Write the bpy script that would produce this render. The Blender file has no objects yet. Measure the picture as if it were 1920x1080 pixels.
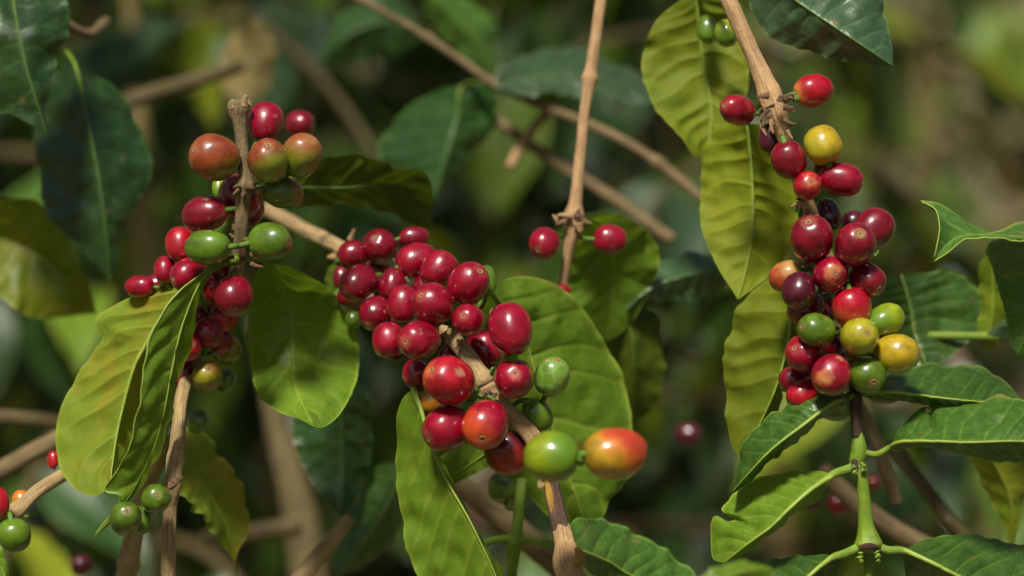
import bpy, math, random
import numpy as np
from mathutils import Vector, Matrix, noise, Euler

S = bpy.context.scene
random.seed(7); rng = np.random.default_rng(7)

# ------------------------------------------------------------------ camera, sky, sun, exposure
CAM_Z, FOC, K = 1.5, 0.8, 0.4            # camera height, focus distance, frame width per metre of distance
cd = bpy.data.cameras.new('camera'); cam = bpy.data.objects.new('camera', cd); S.collection.objects.link(cam)
cam.location = (0, 0, CAM_Z); cam.rotation_euler = (math.radians(90), 0, 0)
cd.sensor_width = 36; cd.lens = 36 / K; cd.clip_start = 0.02; cd.clip_end = 2000
cd.dof.use_dof = True; cd.dof.focus_distance = FOC + 0.002; cd.dof.aperture_fstop = 5.2
S.camera = cam

SUN = Vector((-0.16, -0.62, 0.78)).normalized()      # direction towards the sun
w = bpy.data.worlds.new('World'); S.world = w; w.use_nodes = True
nt = w.node_tree; bg = nt.nodes['Background']
sky = nt.nodes.new('ShaderNodeTexSky'); sky.sky_type = 'NISHITA'; sky.sun_disc = False
sky.sun_elevation = math.asin(SUN.z); sky.sun_rotation = math.atan2(SUN.x, SUN.y)
sky.air_density = 1.0; sky.dust_density = 2.5
nt.links.new(sky.outputs[0], bg.inputs[0]); bg.inputs[1].default_value = 0.05
sl = bpy.data.lights.new('sun', 'SUN'); so = bpy.data.objects.new('sun', sl); S.collection.objects.link(so)
sl.energy = 5.0; sl.angle = math.radians(10); sl.color = (1.0, 0.94, 0.83)
so.rotation_euler = SUN.to_track_quat('Z', 'Y').to_euler(); so.location = (0, 0, 6)
S.view_settings.view_transform = 'Standard'; S.view_settings.look = 'None'
S.view_settings.exposure = 0.16; S.view_settings.gamma = 1.0; S.view_settings.use_curve_mapping = False
S.render.engine = 'CYCLES'
S.cycles.use_denoising = True; S.cycles.max_bounces = 8; S.cycles.transmission_bounces = 4
S.cycles.sample_clamp_indirect = 6

# ------------------------------------------------------------------ helpers
def P(px, py, dd=0.0):
    """photo pixel (1920 wide) + millimetres behind the focus distance -> world point"""
    d = FOC + dd / 1000.0
    return np.array([(px - 960) / 1920 * K * d, d, CAM_Z + (540 - py) / 1920 * K * d])
def pxm(r, dd=0.0): return r / 1920 * K * (FOC + dd / 1000.0)
def P_arr(a):
    a = np.asarray(a, float); d = FOC + a[..., 2] / 1000.0
    return np.stack([(a[..., 0] - 960) / 1920 * K * d, d, CAM_Z + (540 - a[..., 1]) / 1920 * K * d], -1)

def smooth(pts, n):
    p = np.asarray(pts, float)
    if len(p) == 2:
        return p[0] + (p[1] - p[0]) * np.linspace(0, 1, n)[:, None]
    q = np.vstack([2 * p[0] - p[1], p, 2 * p[-1] - p[-2]])
    out = []
    for i in range(len(p) - 1):
        a, b, c, d = q[i:i + 4]
        u = np.linspace(0, 1, 24, endpoint=False)[:, None]
        out.append(0.5 * (2 * b + (c - a) * u + (2 * a - 5 * b + 4 * c - d) * u ** 2 + (-a + 3 * b - 3 * c + d) * u ** 3))
    out = np.vstack(out + [p[-1:]])
    L = np.concatenate([[0], np.cumsum(np.linalg.norm(np.diff(out[:, :2], axis=0), axis=1) + 1e-6)])
    L /= L[-1]; t = np.linspace(0, 1, n)
    return np.stack([np.interp(t, L, out[:, k]) for k in range(out.shape[1])], 1)

def put(name, me, parent=None, mat=None, label=None, world=True):
    o = bpy.data.objects.new(name, me); S.collection.objects.link(o)
    if mat is not None:
        if not me.materials: me.materials.append(mat)
        elif me.materials[0] is not mat:
            o.material_slots[0].link = 'OBJECT'; o.material_slots[0].material = mat
    if parent is not None:
        o.parent = parent
        if world: o.matrix_parent_inverse = INV[parent.name]
    if label: o['label'] = label
    INV[o.name] = INV[parent.name].copy() if (parent is not None and world) else Matrix.Identity(4)
    return o
INV = {}
# every branch Empty sits at its own base; children keep world-space meshes through the inverse matrix
def thing(name, label, cat, loc, group=None):
    o = bpy.data.objects.new(name, None); S.collection.objects.link(o); o.location = tuple(loc)
    o.empty_display_size = 0.02
    INV[o.name] = Matrix.Translation(-Vector(tuple(loc)))
    o['label'] = label; o['category'] = cat; o['kind'] = 'thing'
    if group: o['group'] = group
    return o
def child_of(o, parent):      # parent a mesh whose vertices are in world space under a mesh that is too
    o.parent = parent; o.matrix_parent_inverse = Matrix.Identity(4)
def sub(name, me, parent, mat, label=None):
    o = bpy.data.objects.new(name, me); S.collection.objects.link(o)
    if not me.materials: me.materials.append(mat)
    o.parent = parent
    if label: o['label'] = label
    return o
def mesh(name, v, f, smooth_=True):
    me = bpy.data.meshes.new(name); me.from_pydata([tuple(x) for x in v], [], f); me.update()
    if smooth_: me.polygons.foreach_set('use_smooth', [True] * len(me.polygons))
    return me

# ------------------------------------------------------------------ materials
class NB:
    def __init__(s, name):
        s.m = bpy.data.materials.new(name); s.m.use_nodes = True; s.t = s.m.node_tree
        s.b = s.t.nodes['Principled BSDF']; s.out = s.t.nodes['Material Output']
    def n(s, typ, **kw):
        x = s.t.nodes.new('ShaderNode' + typ)
        for k, v in kw.items():
            if k.startswith('i_'): x.inputs[k[2:].replace('_', ' ')].default_value = v
            else: setattr(x, k, v)
        return x
    def l(s, a, b): s.t.links.new(a, b)
    def mix(s, fac, a, b, blend='MIX'):
        x = s.n('Mix', data_type='RGBA', blend_type=blend)
        for sock, v in ((x.inputs[0], fac), (x.inputs[6], a), (x.inputs[7], b)):
            if hasattr(v, 'links'): s.l(v, sock)
            elif isinstance(v, (int, float)): sock.default_value = v
            else: sock.default_value = (*v, 1)
        return x.outputs[2]
    def math(s, op, a, b=0.0, c=0.0):
        x = s.n('Math', operation=op)
        for i, v in enumerate((a, b, c)):
            if hasattr(v, 'links'): s.l(v, x.inputs[i])
            else: x.inputs[i].default_value = v
        return x.outputs[0]
    def ramp(s, v, stops):
        x = s.n('ValToRGB'); e = x.color_ramp.elements
        while len(e) < len(stops): e.new(0.5)
        for k, (p, c) in enumerate(stops):
            e[k].position = p; e[k].color = (*c, 1) if not isinstance(c, (int, float)) else (c, c, c, 1)
        s.l(v, x.inputs[0]); return x.outputs[0]

def leaf_material(name, base, dark, vein, under, trans, rough=0.32, yellow=0.0, ycol=(0.45, 0.26, 0.01), tfac=0.35, spots=0.0):
    n = NB(name)
    at = n.n('Vertex_Color' if False else 'VertexColor', layer_name='leaf_mask')
    sep = n.n('SeparateColor'); n.l(at.outputs[0], sep.inputs[0])
    tc = n.n('TexCoord'); oi = n.n('ObjectInfo')
    off = n.n('Mapping'); n.l(tc.outputs['Object'], off.inputs[0])
    cmb = n.n('CombineXYZ'); n.l(oi.outputs['Random'], cmb.inputs[0]); n.l(oi.outputs['Random'], cmb.inputs[2])
    n.l(cmb.outputs[0], off.inputs['Location'])
    n1 = n.n('TexNoise', i_Scale=55.0, i_Detail=4.0, i_Roughness=0.6); n.l(off.outputs[0], n1.inputs['Vector'])
    n2 = n.n('TexNoise', i_Scale=420.0, i_Detail=3.0); n.l(off.outputs[0], n2.inputs['Vector'])
    vo = n.n('TexVoronoi', feature='DISTANCE_TO_EDGE', i_Scale=620.0); 
    wob = n.n('TexNoise', i_Scale=300.0); n.l(off.outputs[0], wob.inputs['Vector'])
    dis = n.mix(0.004, off.outputs[0], wob.outputs['Color'], 'ADD'); n.l(dis, vo.inputs['Vector'])
    c = n.mix(n.ramp(n1.outputs[0], [(0.35, 0), (0.65, 1)]), dark, base)
    c = n.mix(n.math('MULTIPLY', n.ramp(n2.outputs[0], [(0.4, 0), (0.75, 1)]), 0.25), c, vein)
    net = n.ramp(vo.outputs['Distance'], [(0.0, 1.0), (0.09, 0.0)])
    c = n.mix(n.math('MULTIPLY', net, 0.19), c, vein)
    if yellow > 0:
        n3 = n.n('TexNoise', i_Scale=58.0, i_Detail=5.0, i_Roughness=0.65, i_Distortion=0.6); n.l(off.outputs[0], n3.inputs['Vector'])
        c = n.mix(n.math('MULTIPLY', n.ramp(n3.outputs[0], [(0.46, 0), (0.66, 1)]), yellow), c, ycol)
    # brown rub marks and small scars
    n4 = n.n('TexNoise', i_Scale=150.0, i_Detail=2.0); n.l(off.outputs[0], n4.inputs['Vector'])
    c = n.mix(n.math('MULTIPLY', n.ramp(n4.outputs[0], [(0.70, 0), (0.735, 1)]), 0.6 + spots), c, (0.17, 0.10, 0.03))
    n5 = n.n('TexNoise', i_Scale=95.0, i_Detail=5.0); n.l(off.outputs[0], n5.inputs['Vector'])
    c = n.mix(n.math('MULTIPLY', sep.outputs[0], 0.5), c, vein)       # lateral veins
    c = n.mix(n.math('MULTIPLY', sep.outputs[2], 0.75), c, tuple(min(1, v * 1.25) for v in vein))   # margin
    c = n.mix(n.math('MULTIPLY', sep.outputs[2], n.ramp(n5.outputs[0], [(0.58, 0), (0.66, 0.8)])), c, (0.20, 0.09, 0.03))
    geo = n.n('NewGeometry')
    hs = n.n('HueSaturation', i_Saturation=0.95)
    n.l(n.math('MULTIPLY_ADD', oi.outputs['Random'], 0.5, 0.78), hs.inputs['Value']); n.l(c, hs.inputs['Color']); c = hs.outputs[0]
    cu = n.mix(0.55, c, under)
    cu = n.mix(n.math('MULTIPLY', sep.outputs[0], 0.35), cu, vein)
    cb = n.mix(geo.outputs['Backfacing'], c, cu)
    n.l(cb, n.b.inputs['Base Color'])
    r = n.math('MULTIPLY_ADD', n2.outputs[0], 0.18, rough - 0.07)
    r = n.math('MULTIPLY_ADD', geo.outputs['Backfacing'], 0.22, r)
    n.l(r, n.b.inputs['Roughness']); n.b.inputs['Specular IOR Level'].default_value = 0.8 if name in ('leaf_glossy_green', 'leaf_bluish_green', 'leaf_dark_green') else 0.28
    bp = n.n('Bump', i_Strength=0.22, i_Distance=0.0003)
    hgt = n.math('SUBTRACT', n.math('MULTIPLY', n2.outputs[0], 0.7), n.math('MULTIPLY', net, 0.35))
    n.l(hgt, bp.inputs['Height']); n.l(bp.outputs[0], n.b.inputs['Normal'])
    tr = n.n('BsdfTranslucent')
    tcol = n.mix(0.45, cb, trans); tcol = n.mix(n.math('MULTIPLY', sep.outputs[0], 0.4), tcol, vein)
    n.l(tcol, tr.inputs[0]); n.l(bp.outputs[0], tr.inputs['Normal'])
    mx = n.n('MixShader'); mx.inputs[0].default_value = tfac
    n.l(n.b.outputs[0], mx.inputs[1]); n.l(tr.outputs[0], mx.inputs[2]); n.l(mx.outputs[0], n.out.inputs[0])
    return n.m

LM = {
 'fresh':  leaf_material('leaf_fresh_green', (0.115, 0.215, 0.005), (0.075, 0.165, 0.004), (0.27, 0.36, 0.03), (0.14, 0.23, 0.008), (0.30, 0.46, 0.004), 0.36, tfac=0.34),
 'glossy': leaf_material('leaf_glossy_green', (0.038, 0.112, 0.005), (0.020, 0.076, 0.004), (0.16, 0.27, 0.03), (0.11, 0.20, 0.01), (0.18, 0.40, 0.004), 0.35, tfac=0.22, spots=0.2),
 'dark':   leaf_material('leaf_dark_green', (0.014, 0.052, 0.005), (0.008, 0.034, 0.005), (0.05, 0.13, 0.014), (0.045, 0.09, 0.012), (0.08, 0.22, 0.004), 0.36, tfac=0.16),
 'slate':  leaf_material('leaf_bluish_green', (0.036, 0.080, 0.028), (0.024, 0.058, 0.022), (0.08, 0.15, 0.045), (0.05, 0.09, 0.03), (0.07, 0.17, 0.012), 0.34, tfac=0.12),  # green with a bluish sky sheen put into the base colour
 'olive':  leaf_material('leaf_olive_green', (0.155, 0.215, 0.003), (0.085, 0.145, 0.003), (0.24, 0.30, 0.015), (0.15, 0.19, 0.005), (0.32, 0.38, 0.003), 0.40, yellow=0.45, ycol=(0.26, 0.22, 0.004), tfac=0.34),
 'yellow': leaf_material('leaf_turning_yellow', (0.235, 0.30, 0.004), (0.15, 0.225, 0.004), (0.34, 0.40, 0.02), (0.21, 0.26, 0.006), (0.44, 0.46, 0.003), 0.42, yellow=0.6, ycol=(0.34, 0.27, 0.004), tfac=0.38),
 'orange': leaf_material('leaf_turning_orange', (0.155, 0.245, 0.006), (0.105, 0.195, 0.005), (0.32, 0.38, 0.04), (0.17, 0.24, 0.010), (0.40, 0.42, 0.005), 0.44, yellow=0.75, ycol=(0.40, 0.21, 0.010), tfac=0.34),
 'shade':  leaf_material('leaf_dark_olive', (0.045, 0.075, 0.002), (0.025, 0.050, 0.002), (0.12, 0.17, 0.008), (0.07, 0.10, 0.003), (0.12, 0.19, 0.002), 0.38, yellow=0.45, ycol=(0.16, 0.16, 0.003), tfac=0.22),  # darkened copy of olive, the shade is put into the leaf colour
 'straw':  leaf_material('leaf_dry_straw', (0.30, 0.23, 0.075), (0.20, 0.15, 0.045), (0.36, 0.29, 0.12), (0.30, 0.23, 0.1), (0.36, 0.28, 0.08), 0.6, tfac=0.25),
 'brown':  leaf_material('leaf_dead_brown', (0.20, 0.11, 0.055), (0.10, 0.055, 0.03), (0.24, 0.15, 0.08), (0.24, 0.15, 0.08), (0.2, 0.1, 0.04), 0.65, tfac=0.12),
}

def stem_material(name, c1, c2, c3, rough=0.75, streak=1.0, bump=1.0):
    n = NB(name); uv = n.n('UVMap'); tc = n.n('TexCoord')
    mp = n.n('Mapping'); mp.inputs['Scale'].default_value = (11, 0.9, 1); n.l(uv.outputs[0], mp.inputs[0])
    a = n.n('TexNoise', i_Scale=1.6, i_Detail=6.0, i_Roughness=0.65); n.l(mp.outputs[0], a.inputs['Vector'])
    b = n.n('TexNoise', i_Scale=160.0, i_Detail=4.0); n.l(tc.outputs['Object'], b.inputs['Vector'])
    d = n.n('TexNoise', i_Scale=900.0, i_Detail=3.0); n.l(tc.outputs['Object'], d.inputs['Vector'])
    c = n.mix(n.ramp(b.outputs[0], [(0.35, 0), (0.65, 1)]), c1, c2)
    c = n.mix(n.math('MULTIPLY', n.ramp(a.outputs[0], [(0.52, 0), (0.62, 1)]), streak * 0.75), c, c3)
    c = n.mix(n.math('MULTIPLY', n.ramp(d.outputs[0], [(0.6, 0), (0.72, 1)]), streak * 0.5), c, c3)
    n.l(c, n.b.inputs['Base Color']); n.b.inputs['Roughness'].default_value = rough
    c = n.mix(n.math('MULTIPLY', n.ramp(b.outputs[0], [(0.66, 0), (0.72, 1)]), streak * 0.35), c, (0.42, 0.38, 0.28)); n.l(c, n.b.inputs['Base Color'])
    bp = n.n('Bump', i_Strength=0.9 * bump, i_Distance=0.0008)
    n.l(n.math('ADD', n.math('MULTIPLY', a.outputs[0], 1.2), n.math('MULTIPLY', d.outputs[0], 0.5)), bp.inputs['Height'])
    n.l(bp.outputs[0], n.b.inputs['Normal']); return n.m
BARK = stem_material('bark_tan', (0.50, 0.345, 0.165), (0.38, 0.265, 0.11), (0.13, 0.075, 0.035))
BARK_OLIVE = stem_material('bark_olive', (0.36, 0.27, 0.11), (0.25, 0.20, 0.065), (0.10, 0.06, 0.025))
BARK_MOSS = stem_material('bark_mossy', (0.13, 0.095, 0.03), (0.09, 0.07, 0.02), (0.05, 0.035, 0.018))  # darker olive brown bark for stems in the background
BARK_SHORT = stem_material('bark_brown', (0.26, 0.18, 0.085), (0.17, 0.125, 0.05), (0.09, 0.05, 0.025))  # darker brown, shade on the upper left twig put into the bark colour
BARK_PINK = stem_material('bark_pinkish', (0.52, 0.33, 0.155), (0.42, 0.25, 0.11), (0.16, 0.08, 0.04))
BARK_DARK = stem_material('bark_dark', (0.075, 0.035, 0.022), (0.045, 0.022, 0.015), (0.22, 0.12, 0.06))
BARK_GOLD = stem_material('bark_peeled_gold', (0.46, 0.25, 0.035), (0.34, 0.18, 0.03), (0.25, 0.12, 0.03))
STEM = stem_material('green_stem', (0.18, 0.29, 0.015), (0.12, 0.21, 0.012), (0.20, 0.19, 0.035), 0.44, 0.6, 0.6)
STALK = stem_material('green_stalk', (0.10, 0.22, 0.018), (0.08, 0.16, 0.014), (0.14, 0.13, 0.03), 0.5, 0.4, 0.5)
MIDRIB = stem_material('leaf_rib', (0.27, 0.37, 0.05), (0.22, 0.32, 0.04), (0.22, 0.30, 0.05), 0.45, 0.3, 0.3)
MIDRIB_D = stem_material('leaf_rib_dark', (0.09, 0.17, 0.025), (0.07, 0.14, 0.02), (0.09, 0.14, 0.03), 0.5, 0.3, 0.3)
HUSK = stem_material('dry_husk', (0.30, 0.18, 0.09), (0.14, 0.075, 0.04), (0.05, 0.025, 0.015), 0.85)

def scar_material():
    n = NB('calyx_scar'); tc = n.n('TexCoord')
    sp = n.n('SeparateXYZ'); n.l(tc.outputs['Object'], sp.inputs[0])
    r = n.math('SQRT', n.math('ADD', n.math('POWER', sp.outputs[0], 2.0), n.math('POWER', sp.outputs[1], 2.0)))
    c = n.ramp(r, [(0.0, (0.06, 0.03, 0.015)), (0.05, (0.10, 0.055, 0.028)), (0.085, (0.36, 0.23, 0.10)), (0.13, (0.30, 0.17, 0.07)), (0.165, (0.26, 0.10, 0.04))])
    t = n.n('TexNoise', i_Scale=22.0, i_Detail=4.0); n.l(tc.outputs['Object'], t.inputs['Vector'])
    c = n.mix(n.ramp(t.outputs[0], [(0.4, 0), (0.7, 0.6)]), c, (0.16, 0.08, 0.035))
    n.l(c, n.b.inputs['Base Color']); n.b.inputs['Roughness'].default_value = 0.8
    return n.m
SCAR = scar_material()

def cherry_material(name, c1, c2=None, gdir=(0, 0, 1), lo=-0.4, hi=0.6, c3=None, rough=0.25, scuff=None, speck=0.35, halo=None, veined=0.0):
    """c1 skin colour; c2 the second colour taken towards gdir (in the fruit's own space)"""
    n = NB(name); tc = n.n('TexCoord'); oi = n.n('ObjectInfo'); O = tc.outputs['Object']
    ad = n.n('VectorMath', operation='ADD'); cx = n.n('CombineXYZ')
    n.l(n.math('MULTIPLY', oi.outputs['Random'], 37.0), cx.inputs[0]); n.l(O, ad.inputs[0]); n.l(cx.outputs[0], ad.inputs[1]); V = ad.outputs[0]
    nz = n.n('TexNoise', i_Scale=1.7, i_Detail=3.0); n.l(V, nz.inputs['Vector'])
    fine = n.n('TexNoise', i_Scale=26.0, i_Detail=4.0); n.l(V, fine.inputs['Vector'])
    c = n.mix(n.ramp(nz.outputs[0], [(0.32, 0), (0.68, 1)]), tuple(v * 0.6 for v in c1), tuple(min(1, v * 1.15) for v in c1))
    bl = n.n('TexNoise', i_Scale=4.5, i_Detail=5.0, i_Roughness=0.6, i_Distortion=0.5); n.l(V, bl.inputs['Vector'])
    warm = (min(1, c1[0] * 1.25 + 0.02), c1[1] * 1.2 + 0.006, c1[2] * 1.1)
    c = n.mix(n.math('MULTIPLY', n.ramp(bl.outputs[0], [(0.50, 0), (0.72, 1)]), n.math('MULTIPLY_ADD', oi.outputs['Random'], 0.6, 0.1)), c, warm)
    if c2 is not None:
        dt = n.n('VectorMath', operation='DOT_PRODUCT'); n.l(O, dt.inputs[0]); dt.inputs[1].default_value = gdir
        g = n.math('ADD', dt.outputs['Value'], n.math('MULTIPLY_ADD', nz.outputs[0], 0.9, -0.45))
        g = n.math('ADD', g, n.math('MULTIPLY_ADD', fine.outputs[0], 0.16, -0.08))
        mr = n.n('MapRange', interpolation_type='SMOOTHSTEP'); n.l(g, mr.inputs[0]); mr.inputs[1].default_value = lo; mr.inputs[2].default_value = hi
        if c3 is not None:
            c = n.mix(n.ramp(mr.outputs[0], [(0.0, 0), (0.5, 1)]), c, c3)
            c = n.mix(n.ramp(mr.outputs[0], [(0.5, 0), (1.0, 1)]), c, c2)
        else: c = n.mix(mr.outputs[0], c, c2)
    # paler starburst round the calyx end
    sp = n.n('SeparateXYZ'); n.l(O, sp.inputs[0])
    ang = n.math('ARCTAN2', sp.outputs[1], sp.outputs[0])
    cv = n.n('CombineXYZ'); n.l(n.math('MULTIPLY', ang, 2.2), cv.inputs[0]); n.l(n.math('MULTIPLY', oi.outputs['Random'], 9.0), cv.inputs[1])
    rays = n.n('TexNoise', i_Scale=1.6, i_Detail=2.0); n.l(cv.outputs[0], rays.inputs['Vector'])
    hz = n.math('ADD', sp.outputs[2], n.math('MULTIPLY_ADD', rays.outputs[0], 0.16, -0.08))
    hm = n.n('MapRange'); n.l(hz, hm.inputs[0]); hm.inputs[1].default_value = 0.925; hm.inputs[2].default_value = 1.0; hm.inputs[4].default_value = 0.38
    c = n.mix(hm.outputs[0], c, halo or tuple(0.5 * a + 0.5 * b for a, b in zip(c1, (0.55, 0.30, 0.14))))
    # lenticels: scattered tiny pale dots
    vo = n.n('TexVoronoi', i_Scale=5.5); n.l(V, vo.inputs['Vector'])
    c = n.mix(n.math('MULTIPLY', n.ramp(vo.outputs['Distance'], [(0.035, 1), (0.06, 0)]), speck), c, (0.6, 0.42, 0.3))
    # brown scuffs
    sc = n.n('TexNoise', i_Scale=1.25, i_Detail=6.0, i_Roughness=0.6); mp = n.n('Mapping'); mp.inputs['Location'].default_value = (3.1, 8.2, 1.7); n.l(V, mp.inputs[0]); n.l(mp.outputs[0], sc.inputs['Vector'])
    sm = n.ramp(sc.outputs[0], [(0.665, 0), (0.70, 1)])
    c = n.mix(n.math('MULTIPLY', sm, 0.55), c, (0.30, 0.14, 0.06))
    if scuff is not None:
        dv = n.n('VectorMath', operation='DISTANCE'); wn = n.n('TexNoise', i_Scale=2.2, i_Detail=3.0); n.l(V, wn.inputs['Vector']); n.l(n.mix(0.55, O, wn.outputs['Color'], 'ADD'), dv.inputs[0]); dv.inputs[1].default_value = tuple(q + 0.27 for q in scuff[:3])
        dd = n.math('ADD', dv.outputs['Value'], n.math('MULTIPLY_ADD', fine.outputs[0], scuff[3] * 2.4, -scuff[3] * 1.2))
        m2 = n.ramp(dd, [(scuff[3] * 0.8, 1), (scuff[3], 0)])
        c = n.mix(n.math('MULTIPLY', m2, 0.75), c, (0.42, 0.22, 0.12))
    if veined > 0:
        ve = n.n('TexVoronoi', feature='DISTANCE_TO_EDGE', i_Scale=1.6); n.l(n.mix(0.5, V, fine.outputs['Color'], 'ADD'), ve.inputs['Vector'])
        c = n.mix(n.math('MULTIPLY', n.ramp(ve.outputs['Distance'], [(0.0, 1), (0.03, 0)]), veined), c, (0.42, 0.48, 0.22))
    n.l(c, n.b.inputs['Base Color'])
    rr = n.math('MULTIPLY_ADD', fine.outputs[0], 0.12, rough - 0.04); rr = n.math('MULTIPLY_ADD', bl.outputs[0], 0.16, n.math('SUBTRACT', rr, 0.05)); rr = n.math('MULTIPLY_ADD', oi.outputs['Random'], 0.08, rr); rr = n.math('MULTIPLY_ADD', sm, 0.25, rr)
    bl_r = n.math('MULTIPLY_ADD', bl.outputs[0], 0.14, 0.06)
    n.l(rr, n.b.inputs['Roughness']); n.b.inputs['Specular IOR Level'].default_value = 0.40
    n.b.inputs['Coat Weight'].default_value = 0.8; n.b.inputs['Coat Roughness'].default_value = 0.17; n.l(bl_r, n.b.inputs['Coat Roughness'])
    n.b.inputs['Subsurface Weight'].default_value = 0.05; n.b.inputs['Subsurface Scale'].default_value = 0.0016
    n.b.inputs['Subsurface Radius'].default_value = (1.0, 0.35, 0.15)
    bp = n.n('Bump', i_Strength=0.13, i_Distance=0.0003)
    fb = n.n('TexNoise', i_Scale=7.0, i_Detail=6.0, i_Roughness=0.55); n.l(V, fb.inputs['Vector'])
    n.l(fb.outputs[0], bp.inputs['Height']); n.l(bp.outputs[0], n.b.inputs['Normal'])
    return n.m

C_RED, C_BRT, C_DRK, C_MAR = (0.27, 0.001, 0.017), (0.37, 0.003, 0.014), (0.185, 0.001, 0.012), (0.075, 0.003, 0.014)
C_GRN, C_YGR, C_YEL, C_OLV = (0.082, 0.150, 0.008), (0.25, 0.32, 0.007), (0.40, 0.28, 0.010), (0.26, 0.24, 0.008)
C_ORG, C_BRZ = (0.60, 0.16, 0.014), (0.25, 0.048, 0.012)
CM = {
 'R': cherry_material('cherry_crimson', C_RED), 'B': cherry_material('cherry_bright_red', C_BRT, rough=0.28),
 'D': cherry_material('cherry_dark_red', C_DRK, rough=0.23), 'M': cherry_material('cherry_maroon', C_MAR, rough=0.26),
 'G': cherry_material('cherry_green', C_GRN, (0.10, 0.19, 0.010), (0, 0, -1), rough=0.26, speck=0.25),
 'YG': cherry_material('cherry_lime', C_YGR, (0.10, 0.20, 0.010), (0, 0, -1), rough=0.27, speck=0.2),
 'O': cherry_material('cherry_orange', C_OLV, C_ORG, (0, 0, 1)),
}
# ------------------------------------------------------------------ geometry builders
def tube_mesh(name, pts, rad, nseg=14, step=None, wob=0.0, nodes=(), cap=True, seed=0):
    """pts Nx3 world, rad N radii; noise ridges; nodes: (index fraction, swell, width)"""
    pts = np.asarray(pts, float); rad = np.asarray(rad, float); N = len(pts)
    tan = np.gradient(pts, axis=0); tan /= np.linalg.norm(tan, axis=1)[:, None] + 1e-12
    up = np.array([0.0, 1.0, 0.12]); V, F = [], []
    L = np.concatenate([[0], np.cumsum(np.linalg.norm(np.diff(pts, axis=0), axis=1))])
    fr = L / L[-1]
    r = rad.copy()
    for (f0, sw, wd) in nodes: r = r * (1 + sw * np.exp(-((fr - f0) / wd) ** 2))
    for i in range(N):
        a = np.cross(tan[i], up); a /= np.linalg.norm(a) + 1e-9; b = np.cross(a, tan[i])
        for k in range(nseg):
            th = 2 * math.pi * k / nseg
            rr = r[i]
            if wob:
                q = Vector((math.cos(th) * 1.3 + seed, math.sin(th) * 1.3, L[i] * 90))
                q2 = Vector((math.cos(th) * 2.4 + seed, math.sin(th) * 2.4, L[i] * 420))
                rr *= 1 + wob * (noise.noise(q) + 0.35 * noise.noise(q2))
            V.append(pts[i] + rr * (math.cos(th) * a + math.sin(th) * b))
    for i in range(N - 1):
        for k in range(nseg):
            k2 = (k + 1) % nseg
            F.append((i * nseg + k, i * nseg + k2, (i + 1) * nseg + k2, (i + 1) * nseg + k))
    if cap:
        V.append(pts[0] - tan[0] * r[0] * 0.3); V.append(pts[-1] + tan[-1] * r[-1] * 0.3)
        a, b = len(V) - 2, len(V) - 1
        for k in range(nseg):
            k2 = (k + 1) % nseg
            F.append((a, k2, k)); F.append((b, (N - 1) * nseg + k, (N - 1) * nseg + k2))
    me = mesh(name, V, F)
    uv = me.uv_layers.new(name='UVMap'); vi = np.zeros(len(me.loops), int); me.loops.foreach_get('vertex_index', vi)
    ring = np.minimum(vi // nseg, N - 1)
    u = (vi % nseg) / nseg; u = np.abs(u * 2 - 1) + 0.07 * np.sin(u * 2 * math.pi)
    uv.data.foreach_set('uv', np.stack([u, L[ring] * 40], 1).ravel()); return me

def stem(parent, spec, mat, name='twig', wob=0.12, nodes=(), n=None, nseg=16, label=None, seed=None):
    """spec: list of (px, py, dd, radius px)"""
    a = np.asarray(spec, float)
    ln = np.linalg.norm(np.diff(a[:, :2], axis=0), axis=1).sum()
    n = n or max(8, int(ln / 5)); s = smooth(a, n)
    pts = P_arr(s[:, :3]); rad = s[:, 3] / 1920 * K * (FOC + s[:, 2] / 1000)
    me = tube_mesh(name, pts, rad, nseg, wob=wob, nodes=nodes, seed=seed if seed is not None else random.random() * 50)
    return (sub(name, me, parent, mat, label) if 'is_leaf' in parent else put(name, me, parent, mat, label)), pts

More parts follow.
